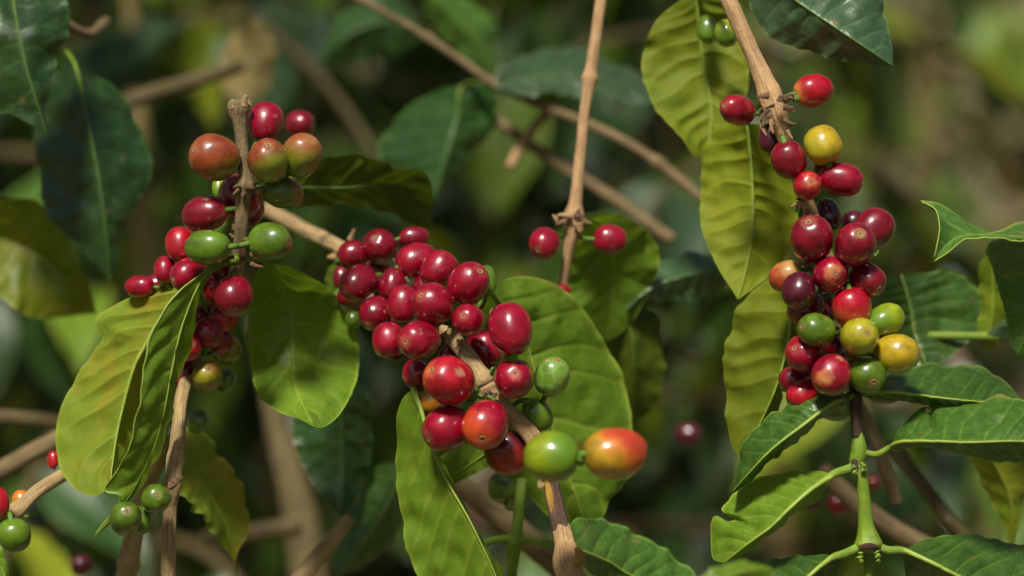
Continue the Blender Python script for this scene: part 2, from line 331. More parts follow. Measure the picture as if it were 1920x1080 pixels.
def leaf(parent, mid, L, R, mat, nv=9, ns=26, nt=110, under=False, relief=0.45, wave=1.2, edge=0.9, camber=0.0,
         rib=4.0, rib_mat=None, petiole=None, label=None, slant=0.17, seed=None, pet_mat=None, tipdrop=0, edge_dd=(0, 0), hole=None, tilt=(0, 0), margin=()):
    L = [(*q[:2], q[2] + tilt[0] * math.sin(math.pi * (i + 1) / (len(L) + 1)) ** 0.5) for i, q in enumerate(L)]; R = [(*q[:2], q[2] + tilt[1] * math.sin(math.pi * (i + 1) / (len(R) + 1)) ** 0.5) for i, q in enumerate(R)]
    seed = random.randint(0, 9999) if seed is None else seed; rd = random.Random(seed)
    def fix(pl, e):
        out = []
        for q in pl:
            if len(q) == 3: out.append(q)
            else:
                j = min(range(len(mid)), key=lambda i: (mid[i][0] - q[0]) ** 2 + (mid[i][1] - q[1]) ** 2)
                out.append((q[0], q[1], mid[j][2] + e))
        return out
    M = smooth(mid, nt + 1)
    EL = smooth([mid[0]] + fix(L, edge_dd[0]) + [mid[-1]], nt + 1); ER = smooth([mid[0]] + fix(R, edge_dd[1]) + [mid[-1]], nt + 1)
    M3, L3, R3 = P_arr(M), P_arr(EL), P_arr(ER)
    t = np.linspace(0, 1, nt + 1)[:, None]
    s = np.concatenate([-np.linspace(1, 0, ns + 1)[:-1] ** 1.0, np.linspace(0, 1, ns + 1)])[None, :]
    a = np.abs(s)
    G = M3[:, None] + np.where(s[..., None] < 0, (L3 - M3)[:, None], (R3 - M3)[:, None]) * a[..., None]
    du = np.gradient(G, axis=0); dv = np.gradient(G, axis=1); Nn = np.cross(du, dv)
    Nn /= np.linalg.norm(Nn, axis=2)[..., None] + 1e-12
    # smooth average normal towards the camera
    flip = np.sign((Nn * (np.array([0, 0, CAM_Z]) - G)).sum(2).mean()); Nn *= flip
    up = -1.0 if under else 1.0          # +: upper side faces the camera
    ph = rd.random(); ph2 = rd.random()
    v = t - slant * a ** 1.25 * (1 - 0.35 * t) ; nvp = nv * (v + 0.022 * np.sin(9 * v + 6 * ph + np.sign(s)) + 0.014 * np.sin(21 * v + 9 * ph2 - 2 * np.sign(s)) + 0.010 * np.sin(6 * a + 14 * v)) + np.where(s < 0, 0.0, 0.42) + ph * 0.3
    d = np.abs(nvp - np.round(nvp)); fade = np.clip((v - 0.02) / 0.06, 0, 1) * np.clip((1.0 - a) / 0.12, 0, 1) * np.clip((1 - t) / 0.1, 0, 1)
    vein = np.exp(-(d / 0.055) ** 2) * fade * (1 - 0.45 * a)
    quilt = (0.5 - 0.5 * np.cos(2 * np.pi * nvp)) * np.sin(np.pi * np.clip(a, 0, 1) ** 0.8) * fade
    quilt = quilt * (0.55 + 0.45 * np.sin(7.3 * t + 11 * ph + 1.7 * np.sign(s)) * np.cos(3 * a + 5 * ph2))
    W = (np.linalg.norm(L3 - M3, axis=1) + np.linalg.norm(R3 - M3, axis=1))[:, None]
    rel = np.clip(W / 0.03, 0.15, 1)
    h = up * relief * 0.00050 * (quilt * 1.5 - vein * 0.55) * rel
    f1, f2 = rd.uniform(1.2, 2.0), rd.uniform(2.6, 4.0)
    h = h + wave * 0.001 * rel * a * (np.sin(2 * np.pi * (f1 * t + ph) + s) * 0.9 + 0.5 * np.sin(2 * np.pi * (f2 * t + ph2) - s * 1.5))
    h = h + edge * 0.0005 * rel * a ** 4 * (np.sin(2 * np.pi * (7.3 * t + ph)) + 0.6 * np.sin(2 * np.pi * (13.1 * t + ph2))) * np.sin(np.pi * t)
    h = h + up * camber * 0.001 * np.sin(np.pi * a * 0.5) * -1
    nz = np.array([[noise.noise(Vector((x * 160 + seed, y * 160, z * 160))) for x, y, z in row] for row in G[::4, ::4]])
    nzf = np.repeat(np.repeat(nz, 4, 0), 4, 1)
    ii = np.clip(np.linspace(0, nz.shape[0] - 1, nt + 1), 0, None); jj = np.linspace(0, nz.shape[1] - 1, 2 * ns + 1)
    i0 = np.minimum(ii.astype(int), nz.shape[0] - 2); j0 = np.minimum(jj.astype(int), nz.shape[1] - 2); fi = (ii - i0)[:, None]; fj = (jj - j0)[None]
    nzi = nz[i0][:, j0] * (1 - fi) * (1 - fj) + nz[i0 + 1][:, j0] * fi * (1 - fj) + nz[i0][:, j0 + 1] * (1 - fi) * fj + nz[i0 + 1][:, j0 + 1] * fi * fj
    h = h + nzi * 0.0013 * rel * np.clip(a * 3, 0, 1)
    G = G + Nn * h[..., None]
    # slightly irregular margin in the plane of the blade
    jit = np.array([noise.noise(Vector((x * 6.0, seed, 0))) + 0.5 * noise.noise(Vector((x * 21.0, seed, 4))) for x in t[:, 0] * 6])[:, None, None]
    G = G + (dv / (np.linalg.norm(dv, axis=2)[..., None] + 1e-12)) * np.sign(s)[..., None] * (a ** 6)[..., None] * jit * 0.0003 * np.sin(np.pi * t)[..., None]
    nu = 2 * ns + 1; V = G.reshape(-1, 3); F = []
    for i in range(nt):
        for j in range(nu - 1):
            if hole:
                c = G[i, j]; q = P(*hole[:3])
                if abs(c[0] - q[0]) < 0.01 and math.hypot(c[0] - q[0], c[2] - q[2]) < pxm(hole[3]): continue
            q = (i * nu + j, i * nu + j + 1, (i + 1) * nu + j + 1, (i + 1) * nu + j)
            F.append(q)
    # winding: front face = upper side
    want_front_to_cam = not under
    if (flip > 0) != want_front_to_cam: pass
    me = mesh('leaf', V, F)
    e = G[nt // 2]; c0 = me.polygons[(nt // 2) * (nu - 1) + ns // 2] if not hole else me.polygons[len(F) // 2]
    facing = Vector(c0.normal).dot(Vector((0, 0, CAM_Z)) - Vector(c0.center)) > 0
    if facing != want_front_to_cam: me.flip_normals()
    ca = me.color_attributes.new('leaf_mask', 'FLOAT_COLOR', 'POINT')
    em = np.clip((a - 0.95) / 0.04, 0, 1) * np.ones_like(t)
    midm = np.exp(-(a / 0.05) ** 2) * np.ones_like(t)
    col = np.stack([np.clip(vein + midm * 0.9, 0, 1), midm, em, np.ones_like(em)], -1).reshape(-1).astype(np.float32)
    ca.data.foreach_set('color', col)
    o = put('leaf', me, parent, LM[mat], label); o['is_leaf'] = 1
    if rib:
        mm = G[:, ns] + Nn[:, ns] * (pxm(rib) * (0.25 if not under else 0.5))
        rr = pxm(rib) * (1 - 0.85 * t[:, 0] ** 0.8) * 0.62
        rm = rib_mat or (MIDRIB if mat in ('fresh', 'glossy', 'olive', 'yellow', 'orange') else MIDRIB_D)
        sub('midrib', tube_mesh('midrib', mm[::3], rr[::3], 8), o, rm)
    if margin:
        for jx in margin:
            sub('leaf_margin', tube_mesh('leaf_margin', G[2:-2:2, jx], np.full(len(G[2:-2:2]), pxm(1.5)), 6, wob=0.3), o, MIDRIB)
    if petiole:
        pp = [(*q, rib * 0.95) if len(q) == 3 else q for q in petiole] + [(*mid[0], rib * 0.8), (*mid[1], rib * 0.3)]
        stem(o, pp, pet_mat or STEM, 'petiole', wob=0.03, n=14, nseg=10)
    return o

def cherry_shape(seed):
    nl, no = 26, 34; V, F = [], []
    for i in range(nl + 1):
        ph = math.pi * i / nl
        for k in range(no):
            th = 2 * math.pi * k / no
            ct, st = math.cos(ph), math.sin(ph)
            e = 0.90
            z = math.copysign(abs(ct) ** e, ct); r = abs(st) ** (e)
            q = Vector((math.cos(th) * r, math.sin(th) * r, z))
            d = 1 + 0.06 * noise.noise(q * 0.9 + Vector((seed * 7.7, 0, 0))) + 0.02 * noise.noise(q * 2.6 + Vector((0, seed * 3.3, 0)))
            q *= d
            q.x *= 1.0 + 0.02 * math.sin(seed); 
            q.z -= 0.05 * math.exp(-(r / 0.16) ** 2) if z > 0 else -0.05 * math.exp(-(r / 0.2) ** 2)
            V.append(q)
    for i in range(nl):
        for k in range(no):
            k2 = (k + 1) % no; F.append((i * no + k, (i + 1) * no + k, (i + 1) * no + k2, i * no + k2))
    import bmesh
    me = mesh('cherry', V, F); bm = bmesh.new(); bm.from_mesh(me); bmesh.ops.remove_doubles(bm, verts=bm.verts, dist=1e-5)
    bmesh.ops.recalc_face_normals(bm, faces=bm.faces); bm.to_mesh(me); bm.free()
    me.polygons.foreach_set('use_smooth', [True] * len(me.polygons)); me.materials.append(CM['R']); return me
CHM = [cherry_shape(s) for s in range(9)]
def scar_mesh(seed=0, sc=1.0):
    prof = [(0.185, 0.925), (0.172, 0.972), (0.15, 0.985), (0.12, 0.990), (0.095, 0.978), (0.07, 0.955), (0.05, 0.95), (0.03, 0.975), (0.0, 0.985)]
    no = 22; V, F = [], []
    for (r, z) in prof:
        for k in range(no):
            th = 2 * math.pi * k / no; j = 1 + 0.10 * noise.noise(Vector((math.cos(th) * 1.5, math.sin(th) * 1.5, seed * 5.1)))
            V.append((math.cos(th) * r * j * sc, math.sin(th) * r * j * sc, z + 0.012 * noise.noise(Vector((th * 2, r * 30, seed)))))
    for i in range(len(prof) - 1):
        for k in range(no):
            k2 = (k + 1) % no; F.append((i * no + k, i * no + k2, (i + 1) * no + k2, (i + 1) * no + k))
    me = mesh('calyx_scar', V, F); me.materials.append(SCAR); return me
SCM = [scar_mesh(s, q) for s, q in ((0, 0.88), (1, 0.75), (2, 0.98), (3, 0.82))]
SCB = scar_mesh(9, 1.75)

def cherry(parent, cx, cy, rx, ry, dd, kind='R', apex=None, ang=None, twig=None, label=None, two=None, big=False, scar=True, stalk=True, dirv=None):
    rx *= 1.045; ry *= 1.045; c = Vector(P(cx, cy, dd)); lo_, sh = max(rx, ry), min(rx, ry); rs = pxm(sh, dd)
    if apex is not None:
        rl_px = max(lo_, sh * 1.1); nx, nz = (apex[0] - cx) / rl_px, -(apex[1] - cy) / rl_px
        q = math.hypot(nx, nz)
        if q > 0.97: nx, nz = nx / q * 0.97, nz / q * 0.97
        d = Vector((nx, -math.sqrt(max(0.02, 1 - nx * nx - nz * nz)), nz)).normalized()
        rl = pxm(rl_px, dd)
    else:
        if ang is None: ang = (0 if random.random() < .5 else 180) if rx > ry * 1.04 else random.uniform(60, 120)
        A = math.radians(ang); d = Vector((math.cos(A), 0.30, math.sin(A))).normalized(); rl = pxm(lo_ * 1.02, dd)
    if dirv is not None: d = Vector(dirv).normalized()
    rot = d.to_track_quat('Z', 'Y').to_matrix()
    spin = Matrix.Rotation(random.uniform(0, 6.28), 3, 'Z'); rot = rot @ spin
    m = CM.get(kind)
    if two is not None:                               # own two-tone skin, direction given in world space
        c1, c2, gd, lo, hi = two[:5]; kw = two[5] if len(two) > 5 else {}
        kw = dict(kw)
        gl = rot.transposed() @ Vector(gd).normalized()
        if 'scuff' in kw:
            sv = rot.transposed() @ Vector(kw['scuff'][:3]).normalized(); kw['scuff'] = (*(sv * 0.99), kw['scuff'][3])
        m = cherry_material('cherry_' + (kw.pop('n', 'ripening')), c1, c2, tuple(gl), lo, hi, **kw)
    me = random.choice(CHM)
    o = bpy.data.objects.new('cherry', me); S.collection.objects.link(o)
    o.material_slots[0].link = 'OBJECT'; o.material_slots[0].material = m
    o.parent = parent; o.matrix_parent_inverse = INV[parent.name]
    o.matrix_basis = Matrix.LocRotScale(c, rot.to_quaternion(), Vector((rs, rs * random.uniform(0.97, 1.02), rl)))
    if label: o['label'] = label
    if scar:
        s = bpy.data.objects.new('calyx_scar', SCB if big else random.choice(SCM)); S.collection.objects.link(s); s.parent = o
    if stalk and twig is not None:
        base = c - d * rl * 0.93; tw = np.asarray(twig); k = np.argmin(np.linalg.norm(tw - np.array(base), axis=1)); tgt = Vector(tw[k])
        v = tgt - base
        L_ = min(v.length, 0.0065); tgt = base + (v.normalized() * 0.6 + Vector((0, 0.5, 0)) - d * 0.25).normalized() * L_; v = tgt - base
        midp = base.lerp(tgt, 0.5) - d * v.length * 0.18
        pts = [base + d * 0.0006, base.lerp(midp, 0.55) - d * 0.0006, midp, tgt]
        pts = smooth(np.array([tuple(p) for p in pts])[:, [0, 2, 1]], 9)[:, [0, 2, 1]]
        sme = tube_mesh('stalk', pts, np.linspace(0.0011, 0.0009, 9) * (rs / 0.0062), 9, wob=0.1)
        so_ = bpy.data.objects.new('stalk', sme); S.collection.objects.link(so_); sme.materials.append(STALK)
        so_.parent = o; so_.matrix_parent_inverse = o.matrix_basis.inverted()
    return o

def stub(parent, x, y, dd, ang, length, r, mat=None, name='fruit_stub', curl=0.12, out=-0.25):
    length *= 0.62; curl *= 0.6; r *= 0.9
    A = math.radians(ang); pts = []
    for i in range(6):
        u = i / 5; B = A + curl * u * u * 1.5
        pts.append((x + math.cos(B) * length * u, y - math.sin(B) * length * u, dd + out * length * 0.1667 * u, r * (1.25 - 0.75 * u)))
    return stem(parent, pts, mat or HUSK, name, wob=0.55, n=12, nseg=9)[0]

# ------------------------------------------------------------------ ground, hillside, sky is the world
def ground_mat(name, a, b, c):
    n = NB(name); tc = n.n('TexCoord')
    t1 = n.n('TexNoise', i_Scale=3.0, i_Detail=8.0, i_Roughness=0.7); n.l(tc.outputs['Object'], t1.inputs['Vector'])
    t2 = n.n('TexVoronoi', i_Scale=26.0); n.l(tc.outputs['Object'], t2.inputs['Vector'])
    t3 = n.n('TexNoise', i_Scale=0.9, i_Detail=3.0); n.l(tc.outputs['Object'], t3.inputs['Vector'])
    col = n.mix(n.ramp(t1.outputs[0], [(0.4, 0), (0.6, 1)]), a, b)
    col = n.mix(n.math('MULTIPLY', n.ramp(t2.outputs['Distance'], [(0.2, 1), (0.5, 0)]), 0.5), col, c)
    col = n.mix(n.ramp(t3.outputs[0], [(0.5, 0), (0.62, 0.8)]), col, (0.05, 0.09, 0.02))
    n.l(col, n.b.inputs['Base Color']); n.b.inputs['Roughness'].default_value = 0.95
    bp = n.n('Bump', i_Strength=0.8, i_Distance=0.02); n.l(t1.outputs[0], bp.inputs['Height']); n.l(bp.outputs[0], n.b.inputs['Normal'])
    return n.m
GM = ground_mat('soil_with_litter', (0.12, 0.09, 0.05), (0.20, 0.14, 0.085), (0.30, 0.21, 0.13))
def hill_z(x, y):
    base = 0.0 if y < 1.7 else (y - 1.7) * 0.62 + 0.10 * (y - 1.7) ** 1.0
    if y > 60: base = (60 - 1.7) * 0.72 + (y - 60) * 0.15
    return base + 0.10 * noise.noise(Vector((x * 0.8, y * 0.8, 0))) + 0.03 * noise.noise(Vector((x * 4, y * 4, 3)))
ys = [-300, -60, -15, -5, -2] + list(np.arange(-1, 8, 0.15)) + [9, 11, 14, 20, 30, 45, 60, 90, 150, 300]
xs = [-300, -100, -40, -15, -8, -5] + list(np.arange(-4, 4.01, 0.16)) + [5, 8, 15, 40, 100, 300]
V = [(x, y, hill_z(x, y)) for y in ys for x in xs]; nx = len(xs)
F = [(j * nx + i, j * nx + i + 1, (j + 1) * nx + i + 1, (j + 1) * nx + i) for j in range(len(ys) - 1) for i in range(nx - 1)]
g = put('ground', mesh('ground', V, F), None, GM); g['kind'] = 'structure'; g['label'] = 'brown leaf-littered slope rising behind the coffee shrubs'

# simple leaf templates for the background plants
def template(seed, nt_=14, ns_=4):
    rd = random.Random(seed); V, F, Cc = [], [], []
    droop = rd.uniform(0.15, 0.5); fold = rd.uniform(0.1, 0.35); nu = 2 * ns_ + 1
    for i in range(nt_ + 1):
        t = i / nt_; wdt = 0.21 * (math.sin(math.pi * min(1, t * 1.02) ** 0.82)) ** 0.85 if 0 < t < 1 else 0.002
        if t > 0.8: wdt *= 1 - 0.35 * (t - 0.8) / 0.2
        for j in range(-ns_, ns_ + 1):
            s = j / ns_
            z = -droop * t * t + fold * abs(s) * wdt + 0.014 * math.sin(t * 40 + seed - abs(s) * 3.5) * abs(s) + 0.02 * math.sin(t * 9 + s * 2 + seed) * abs(s)
            V.append((t * (1 - droop * 0.2 * t), s * wdt, z))
            dd = abs((t - 0.17 * abs(s)) * 9 % 1 - 0.5) * 2
            Cc.append((max(0, 1 - (1 - dd) * 6) * 0.5 if abs(s) < 1 else 0, 0, 1.0 if abs(s) == 1 else 0.0, 1.0))
            if j == 0: Cc[-1] = (1, 1, 0, 1)
    for i in range(nt_):
        for j in range(nu - 1): F.append((i * nu + j, (i + 1) * nu + j, (i + 1) * nu + j + 1, i * nu + j + 1))
    return np.array(V), F, np.array(Cc)
TPL = [template(s) for s in range(6)]
def tpl_mesh(k, mat):
    V, F, Cc = TPL[k]; me = mesh('leaf', V, F); me.materials.append(LM[mat])
    ca = me.color_attributes.new('leaf_mask', 'FLOAT_COLOR', 'POINT'); ca.data.foreach_set('color', Cc.reshape(-1).astype(np.float32)); return me
KINDS = ['dark', 'slate', 'glossy', 'fresh', 'olive', 'yellow', 'straw', 'brown']
TPM = {(k, m): tpl_mesh(k, m) for k in range(6) for m in KINDS}
def merged(name, items, parent=None):
    Vs, Fs, Cs, Mi, off = [], [], [], [], 0
    kinds = sorted({m for _, m, _ in items})
    for k, m, mw in items:
        v, f, c = TPL[k]; A = np.array(mw); Vs.append(v @ A[:3, :3].T + A[:3, 3]); Fs += [tuple(i + off for i in q) for q in f]
        Cs.append(c); Mi += [kinds.index(m)] * len(f); off += len(v)
    me = mesh(name, np.vstack(Vs), Fs)
    for m in kinds: me.materials.append(LM[m])
    me.polygons.foreach_set('material_index', Mi)
    ca = me.color_attributes.new('leaf_mask', 'FLOAT_COLOR', 'POINT'); ca.data.foreach_set('color', np.vstack(Cs).reshape(-1).astype(np.float32))
    o = bpy.data.objects.new(name, me); S.collection.objects.link(o)
    if parent is not None: o.parent = parent; o.matrix_parent_inverse = INV[parent.name]
    o['kind'] = 'stuff'; return o

# fallen leaves on the open slope at right, low green undergrowth elsewhere
def slope_items(n, x0, x1, kinds, wts, stand, size):
    out = []
    for i in range(n):
        y = random.uniform(2.35, 6.0); x = random.uniform(x0, x1) * (y * 0.30 + 0.3)
        M = Matrix.Translation((x, y, hill_z(x, y) + (0.02 if not stand else random.uniform(0.02, 0.22)))) @ Euler((random.gauss(0.5, 0.6), random.gauss(-0.2 if stand else 0, 0.6), random.uniform(0, 6.28))).to_matrix().to_4x4() @ Matrix.Scale(random.uniform(*size), 4)
        out.append((random.randrange(6), random.choices(kinds, wts)[0], M))
    return out
lit = merged('leaf_litter', slope_items(1300, 0.12, 1.2, ['brown', 'straw', 'olive', 'fresh'], [6, 3, 1, 1], False, (0.06, 0.12)))
lit['label'] = 'fallen brown and straw coloured leaves on the open slope at right'; lit['category'] = 'leaf litter'
ug = merged('undergrowth', slope_items(3200, -1.2, 0.25, ['dark', 'glossy', 'fresh', 'slate', 'olive'], [5, 5, 2, 2, 1], True, (0.06, 0.14)) + slope_items(1700, 0.2, 1.2, ['dark', 'glossy', 'fresh', 'olive'], [4, 5, 3, 1], True, (0.05, 0.13)))
ug['label'] = 'low dark green undergrowth covering the slope'; ug['category'] = 'undergrowth'

# ------------------------------------------------------------------ background coffee shrubs
def clear_of_front(p):
    c = (p.y - FOC) + (p.z - CAM_Z) * (-SUN.y / SUN.z)          # does it stand between the sun and the front branches?
    return c > 0.16 if p.z > 1.40 else p.y > 1.02
SHRUB_LABELS = [
 ('dense dark green coffee shrub behind the broken twig at far left', -0.38, 1.88, 0.42),
 ('shaded coffee shrub directly behind the crimson cherry cluster in the middle', -0.02, 1.92, 0.42),
 ('dim coffee shrub behind the lower leaves of the leafy stem at right', 0.32, 2.0, 0.38),
 ('blurred coffee shrub behind the gap between the centre and right twigs', 0.17, 2.15, 0.48),
 ('distant blurred coffee shrub showing between the left twig and the centre cluster', -0.18, 2.2, 0.5),
 ('coffee shrub low on the littered slope at right', 0.50, 2.4, 0.42),
 ('coffee shrub on the slope at far left', -0.55, 2.4, 0.5),
 ('high coffee shrub on the slope behind the top of the broken twig', -0.30, 2.95, 0.55),
 ('high coffee shrub on the slope behind the thin straight twig', 0.15, 3.0, 0.55),
 ('nearest sparse coffee shrub behind the twig end and its bronze cherries', -0.20, 1.42, 0.30),
 ('nearest sparse coffee shrub behind the thin straight twig', 0.12, 1.46, 0.30),
 ('nearest sparse coffee shrub low behind the leafy green tip', 0.34, 1.50, 0.26),
 ('coffee shrub between the far left and the middle ones, deep in shade', -0.62, 1.95, 0.45),
 ('thin bright green coffee shrub on the slope at the upper right', 0.46, 2.75, 0.5),
 ('dim coffee shrub behind the middle cluster and the straight twig', 0.10, 1.95, 0.40),
]
all_leaves = []
for si, (lab, sx, sy, reach) in enumerate(SHRUB_LABELS):
    gz = hill_z(sx, sy)
    sh = thing('coffee_shrub', lab, 'coffee shrub', (sx, sy, gz - 0.02), 'coffee shrubs behind the fruiting branches')
    H = 1.75 if sy < 1.55 and sx < 0.3 else 1.52 if sy < 1.55 else (2.25 if sx < 0.1 else 1.66) if sy < 1.96 else gz + (1.75 if sx < 0.1 else 1.15 if sx < 0.4 else 1.7 if sy > 2.7 else 0.9)
    lean = random.uniform(-0.05, 0.05)
    tp = np.array([[sx + lean * u + 0.015 * math.sin(u * 7 + si), sy + 0.02 * math.sin(u * 5 + si), gz - 0.02 + (H - gz) * u] for u in np.linspace(0, 1, 24)])
    put('trunk', tube_mesh('trunk', tp, np.linspace(0.017, 0.004, 24), 12, wob=0.15, seed=si), sh, BARK_OLIVE)
    z = gz + 0.5 if sy > 1.7 else 1.0
    k = 0
    while z < H - 0.03:
        th0 = k * 2.4 + si
        for th in (th0, th0 + math.pi):
            dx, dy = math.cos(th), math.sin(th); ln = reach * random.uniform(0.7, 1.1) * (1.0 if z < H - 0.5 else 0.55 + 0.45 * (H - z) / 0.5)
            b0 = Vector((sx + lean * (z - gz) / (H - gz), sy, z)); bp = []
            for i in range(11):
                u = i / 10; bp.append(b0 + Vector((dx * ln * u, dy * ln * u, 0.16 * ln * math.sin(u * 2.4) - 0.42 * ln * u * u)))
            # cut the branch where it would leave the shrub's own space
            m = next((i for i, q in enumerate(bp) if not clear_of_front(q)), 11)
            if m < 4: continue
            bp = bp[:m]; vis = abs(bp[-1].z - CAM_Z) < 0.5
            arr = np.array([tuple(q) for q in bp])
            put('branch', tube_mesh('branch', smooth(arr[:, [0, 2, 1]], 14)[:, [0, 2, 1]], np.linspace(0.0042, 0.0018, 14), 7, wob=0.1, seed=k), sh, BARK_MOSS)
            nodes = int(ln / 0.027)
            for q in range(1, nodes):
                u = q / nodes * 10
                if u > m - 1: break
                i0 = min(int(u), m - 2); pos = bp[i0].lerp(bp[i0 + 1], u - i0)
                if random.random() < 0.10: continue
                for sgn in (-1, 1):
                    if random.random() < (0.22 if sy < 1.55 else 0.10): continue
                    az = th + sgn * random.uniform(0.7, 1.35)
                    rot = Euler((random.gauss(0, 0.6), random.uniform(0.1, 1.25), az)).to_matrix().to_4x4()
                    M = Matrix.Translation(pos) @ rot @ Matrix.Scale(random.uniform(0.05, 0.092), 4)
                    tip = M @ Vector((1, 0, -0.2)); mc = M @ Vector((0.5, 0, -0.1))
                    if not (clear_of_front(tip) and clear_of_front(mc)): continue
                    if mc.z > 1.95 and random.random() < 0.1: continue
                    if mc.x > 0.20 and mc.z > 1.50 and mc.y < 2.0 and random.random() < 0.75: continue
                    if sx > 0.45 and sy > 2.7 and random.random() < 0.45: continue
                    kd = random.choices(KINDS, [6, 4, 5, 2.0, 1.3, 1.0, 0.15, 0.12] if not (sx > 0.45 and sy > 2.7) else [2, 1, 5, 5, 2, 1, 0.3, 0.5])[0]
                    all_leaves.append((sh, random.randrange(6), kd, M, mc))
        z += 0.048 if sy > 1.55 else 0.07; k += 1
# loose leaves added above the frame, out of view, to throw dappled shade
roots = [bpy.data.objects[o.name] for o in bpy.data.objects if o.name.startswith('coffee_shrub')]
for i in range(2700):
    z = random.uniform(1.85, 2.75); y = FOC + 0.45 - (z - CAM_Z) * (-SUN.y / SUN.z) + abs(random.gauss(0, 1)) * 0.9 + 0.05; x = random.uniform(-1.3, 0.95)
    if x > 0.12 + 0.1 * (z - 1.8): continue
    if y < 0.75 or z - CAM_Z < K * 0.5625 * 0.5 * y + 0.08: continue
    if noise.noise(Vector((x * 3.1, y * 3.1, z * 3.1))) > 0.02: continue
    M = Matrix.Translation((x, y, z)) @ Euler((random.gauss(0, 0.5), random.uniform(0.0, 1.0), random.uniform(0, 6.28))).to_matrix().to_4x4() @ Matrix.Scale(random.uniform(0.07, 0.12), 4)
    tip = M @ Vector((1, 0, -0.2))
    if not clear_of_front(tip) or not clear_of_front(Vector((x, y, z))): continue
    rt = min(roots, key=lambda q: (q.location.x - x) ** 2 + (q.location.y - y) ** 2)
    all_leaves.append((rt, random.randrange(6), random.choice(['dark', 'glossy', 'slate']), M, Vector((x, y, z))))
# ring of unseen coffee leaves added round the camera to close off low sky
row = []
for i in range(4600):
    a = random.uniform(0.45, 2 * math.pi - 0.45); d = random.uniform(1.3, 2.4)
    x, y = math.sin(a) * d, 0.6 + math.cos(a) * d
    z = random.uniform(0.15, 2.15 if abs(x) > 0.9 else 1.75) + 0.1 * math.sin(a * 5)
    if y > 0.6 and abs(x) < 0.9: continue
    M = Matrix.Translation((x, y, z)) @ Euler((random.gauss(0, 0.5), random.uniform(0.1, 1.2), random.uniform(0, 6.28))).to_matrix().to_4x4() @ Matrix.Scale(random.uniform(0.10, 0.17), 4)
    row.append((random.randrange(6), random.choice(['dark', 'glossy', 'slate', 'fresh']), M))
rw = merged('surrounding_foliage', row); rw['label'] = 'leafy coffee rows standing round the spot'; rw['category'] = 'foliage'
# leaves that show largest become objects, the rest and the added shade leaves form one mass
def vis_score(l):
    m = l[4]; hw = K * m.y * 0.5
    if abs(m.x) > hw * 1.05 or abs(m.z - CAM_Z) > hw * 0.5625 * 1.1: return 1e9
    return m.y
all_leaves.sort(key=vis_score)
near = [l for l in all_leaves if vis_score(l) < 1e8][:285]; nid = {id(l) for l in near}
for (sh, k, kd, M, mc) in near:
    o = bpy.data.objects.new('leaf', TPM[(k, kd)]); S.collection.objects.link(o)
    o.parent = sh; o.matrix_parent_inverse = INV[sh.name]; o.matrix_basis = M
rest = {}
for l in all_leaves:
    if id(l) not in nid: rest.setdefault(l[0].name, []).append(l)
for nm, ls in rest.items():
    merged('foliage', [(l[1], l[2], l[3]) for l in ls], bpy.data.objects[nm])
print('bg leaves', len(all_leaves))

exec_front = True
# ================================================================== FRONT BRANCHES
UP = (0, 0, 1)
# ---- branch 1: broken twig at left
T1 = [(446, 190, 0, 17), (446, 208, 0, 19), (449, 228, 0, 14), (454, 270, 0, 12.5), (460, 325, 0, 13), (458, 352, 0, 17), (456, 380, 1, 13.5), (452, 430, 3, 13), (450, 480, 6, 14),
      (434, 540, 22, 12), (395, 620, 32, 11), (358, 690, 28, 12), (341, 740, 20, 12), (335, 800, 12, 13), (327, 870, 7, 14), (322, 912, 5, 18), (318, 960, 6, 14), (314, 1095, 8, 15)]
b1 = thing('coffee_branch', 'upright twig with a broken top carrying bronze, red and green cherries at left', 'coffee branch', P(314, 1095, 8), 'fruiting coffee branches')
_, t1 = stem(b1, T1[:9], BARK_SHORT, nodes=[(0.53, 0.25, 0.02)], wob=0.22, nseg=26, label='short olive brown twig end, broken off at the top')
_, t1b = stem(b1, T1[8:], BARK, wob=0.18, nodes=[(0.69, 0.22, 0.02)], nseg=24)
t1a = np.vstack([t1, t1b])
# broken top: ragged knob and splinters
stub(b1, 443, 202, -1, 112, 28, 10, BARK_OLIVE, 'broken_knob', 0.3, 0); stub(b1, 455, 200, -1, 84, 36, 8, BARK, 'broken_knob', -0.3, 0)
stub(b1, 436, 205, -1, 150, 18, 8, HUSK, 'broken_knob'); stub(b1, 463, 205, 2, 60, 26, 7, BARK_OLIVE, 'broken_knob', 0.6, 0.2)
for (x, y, a, l, r) in [(450, 348, 190, 22, 5), (462, 350, -10, 44, 4), (475, 346, 15, 36, 2.4), (490, 350, -35, 20, 1.5), (500, 352, 20, 14, 1.3), (458, 362, 240, 16, 5), (448, 356, 215, 22, 5),
                        (440, 430, 110, 18, 4), (437, 445, 130, 16, 3.5), (470, 478, 10, 40, 5), (438, 480, 200, 44, 5), (450, 500, 250, 26, 6), (470, 495, -20, 38, 4), (330, 905, 160, 14, 7), (318, 912, 15, 26, 7), (334, 900, 30, 16, 6)]:
    stub(b1, x, y, -3, a, l, r)
SUNW = (-0.3, -0.3, 0.85)
BR = lambda gd=(0.1, 0.2, -0.9), lo=0.0, hi=0.9, **k: (C_BRZ, (0.17, 0.22, 0.015), gd, lo, hi, dict(n='bronze', rough=0.3, **k))
cherry(b1, 497, 230, 33, 38, 8, 'R', ang=75, twig=t1a)
cherry(b1, 401, 295, 46, 42, -4, apex=(366, 282), twig=t1a, two=BR((0.5, 0, -0.8), 0.25, 1.2), label='bronze cherry turning from green to red, left of the twig')
cherry(b1, 502, 301, 37, 42, -9, apex=(507, 274), twig=t1a, two=BR((0.45, -0.2, -0.75), -0.35, 0.75), label='bronze cherry with its dark calyx scar facing up')
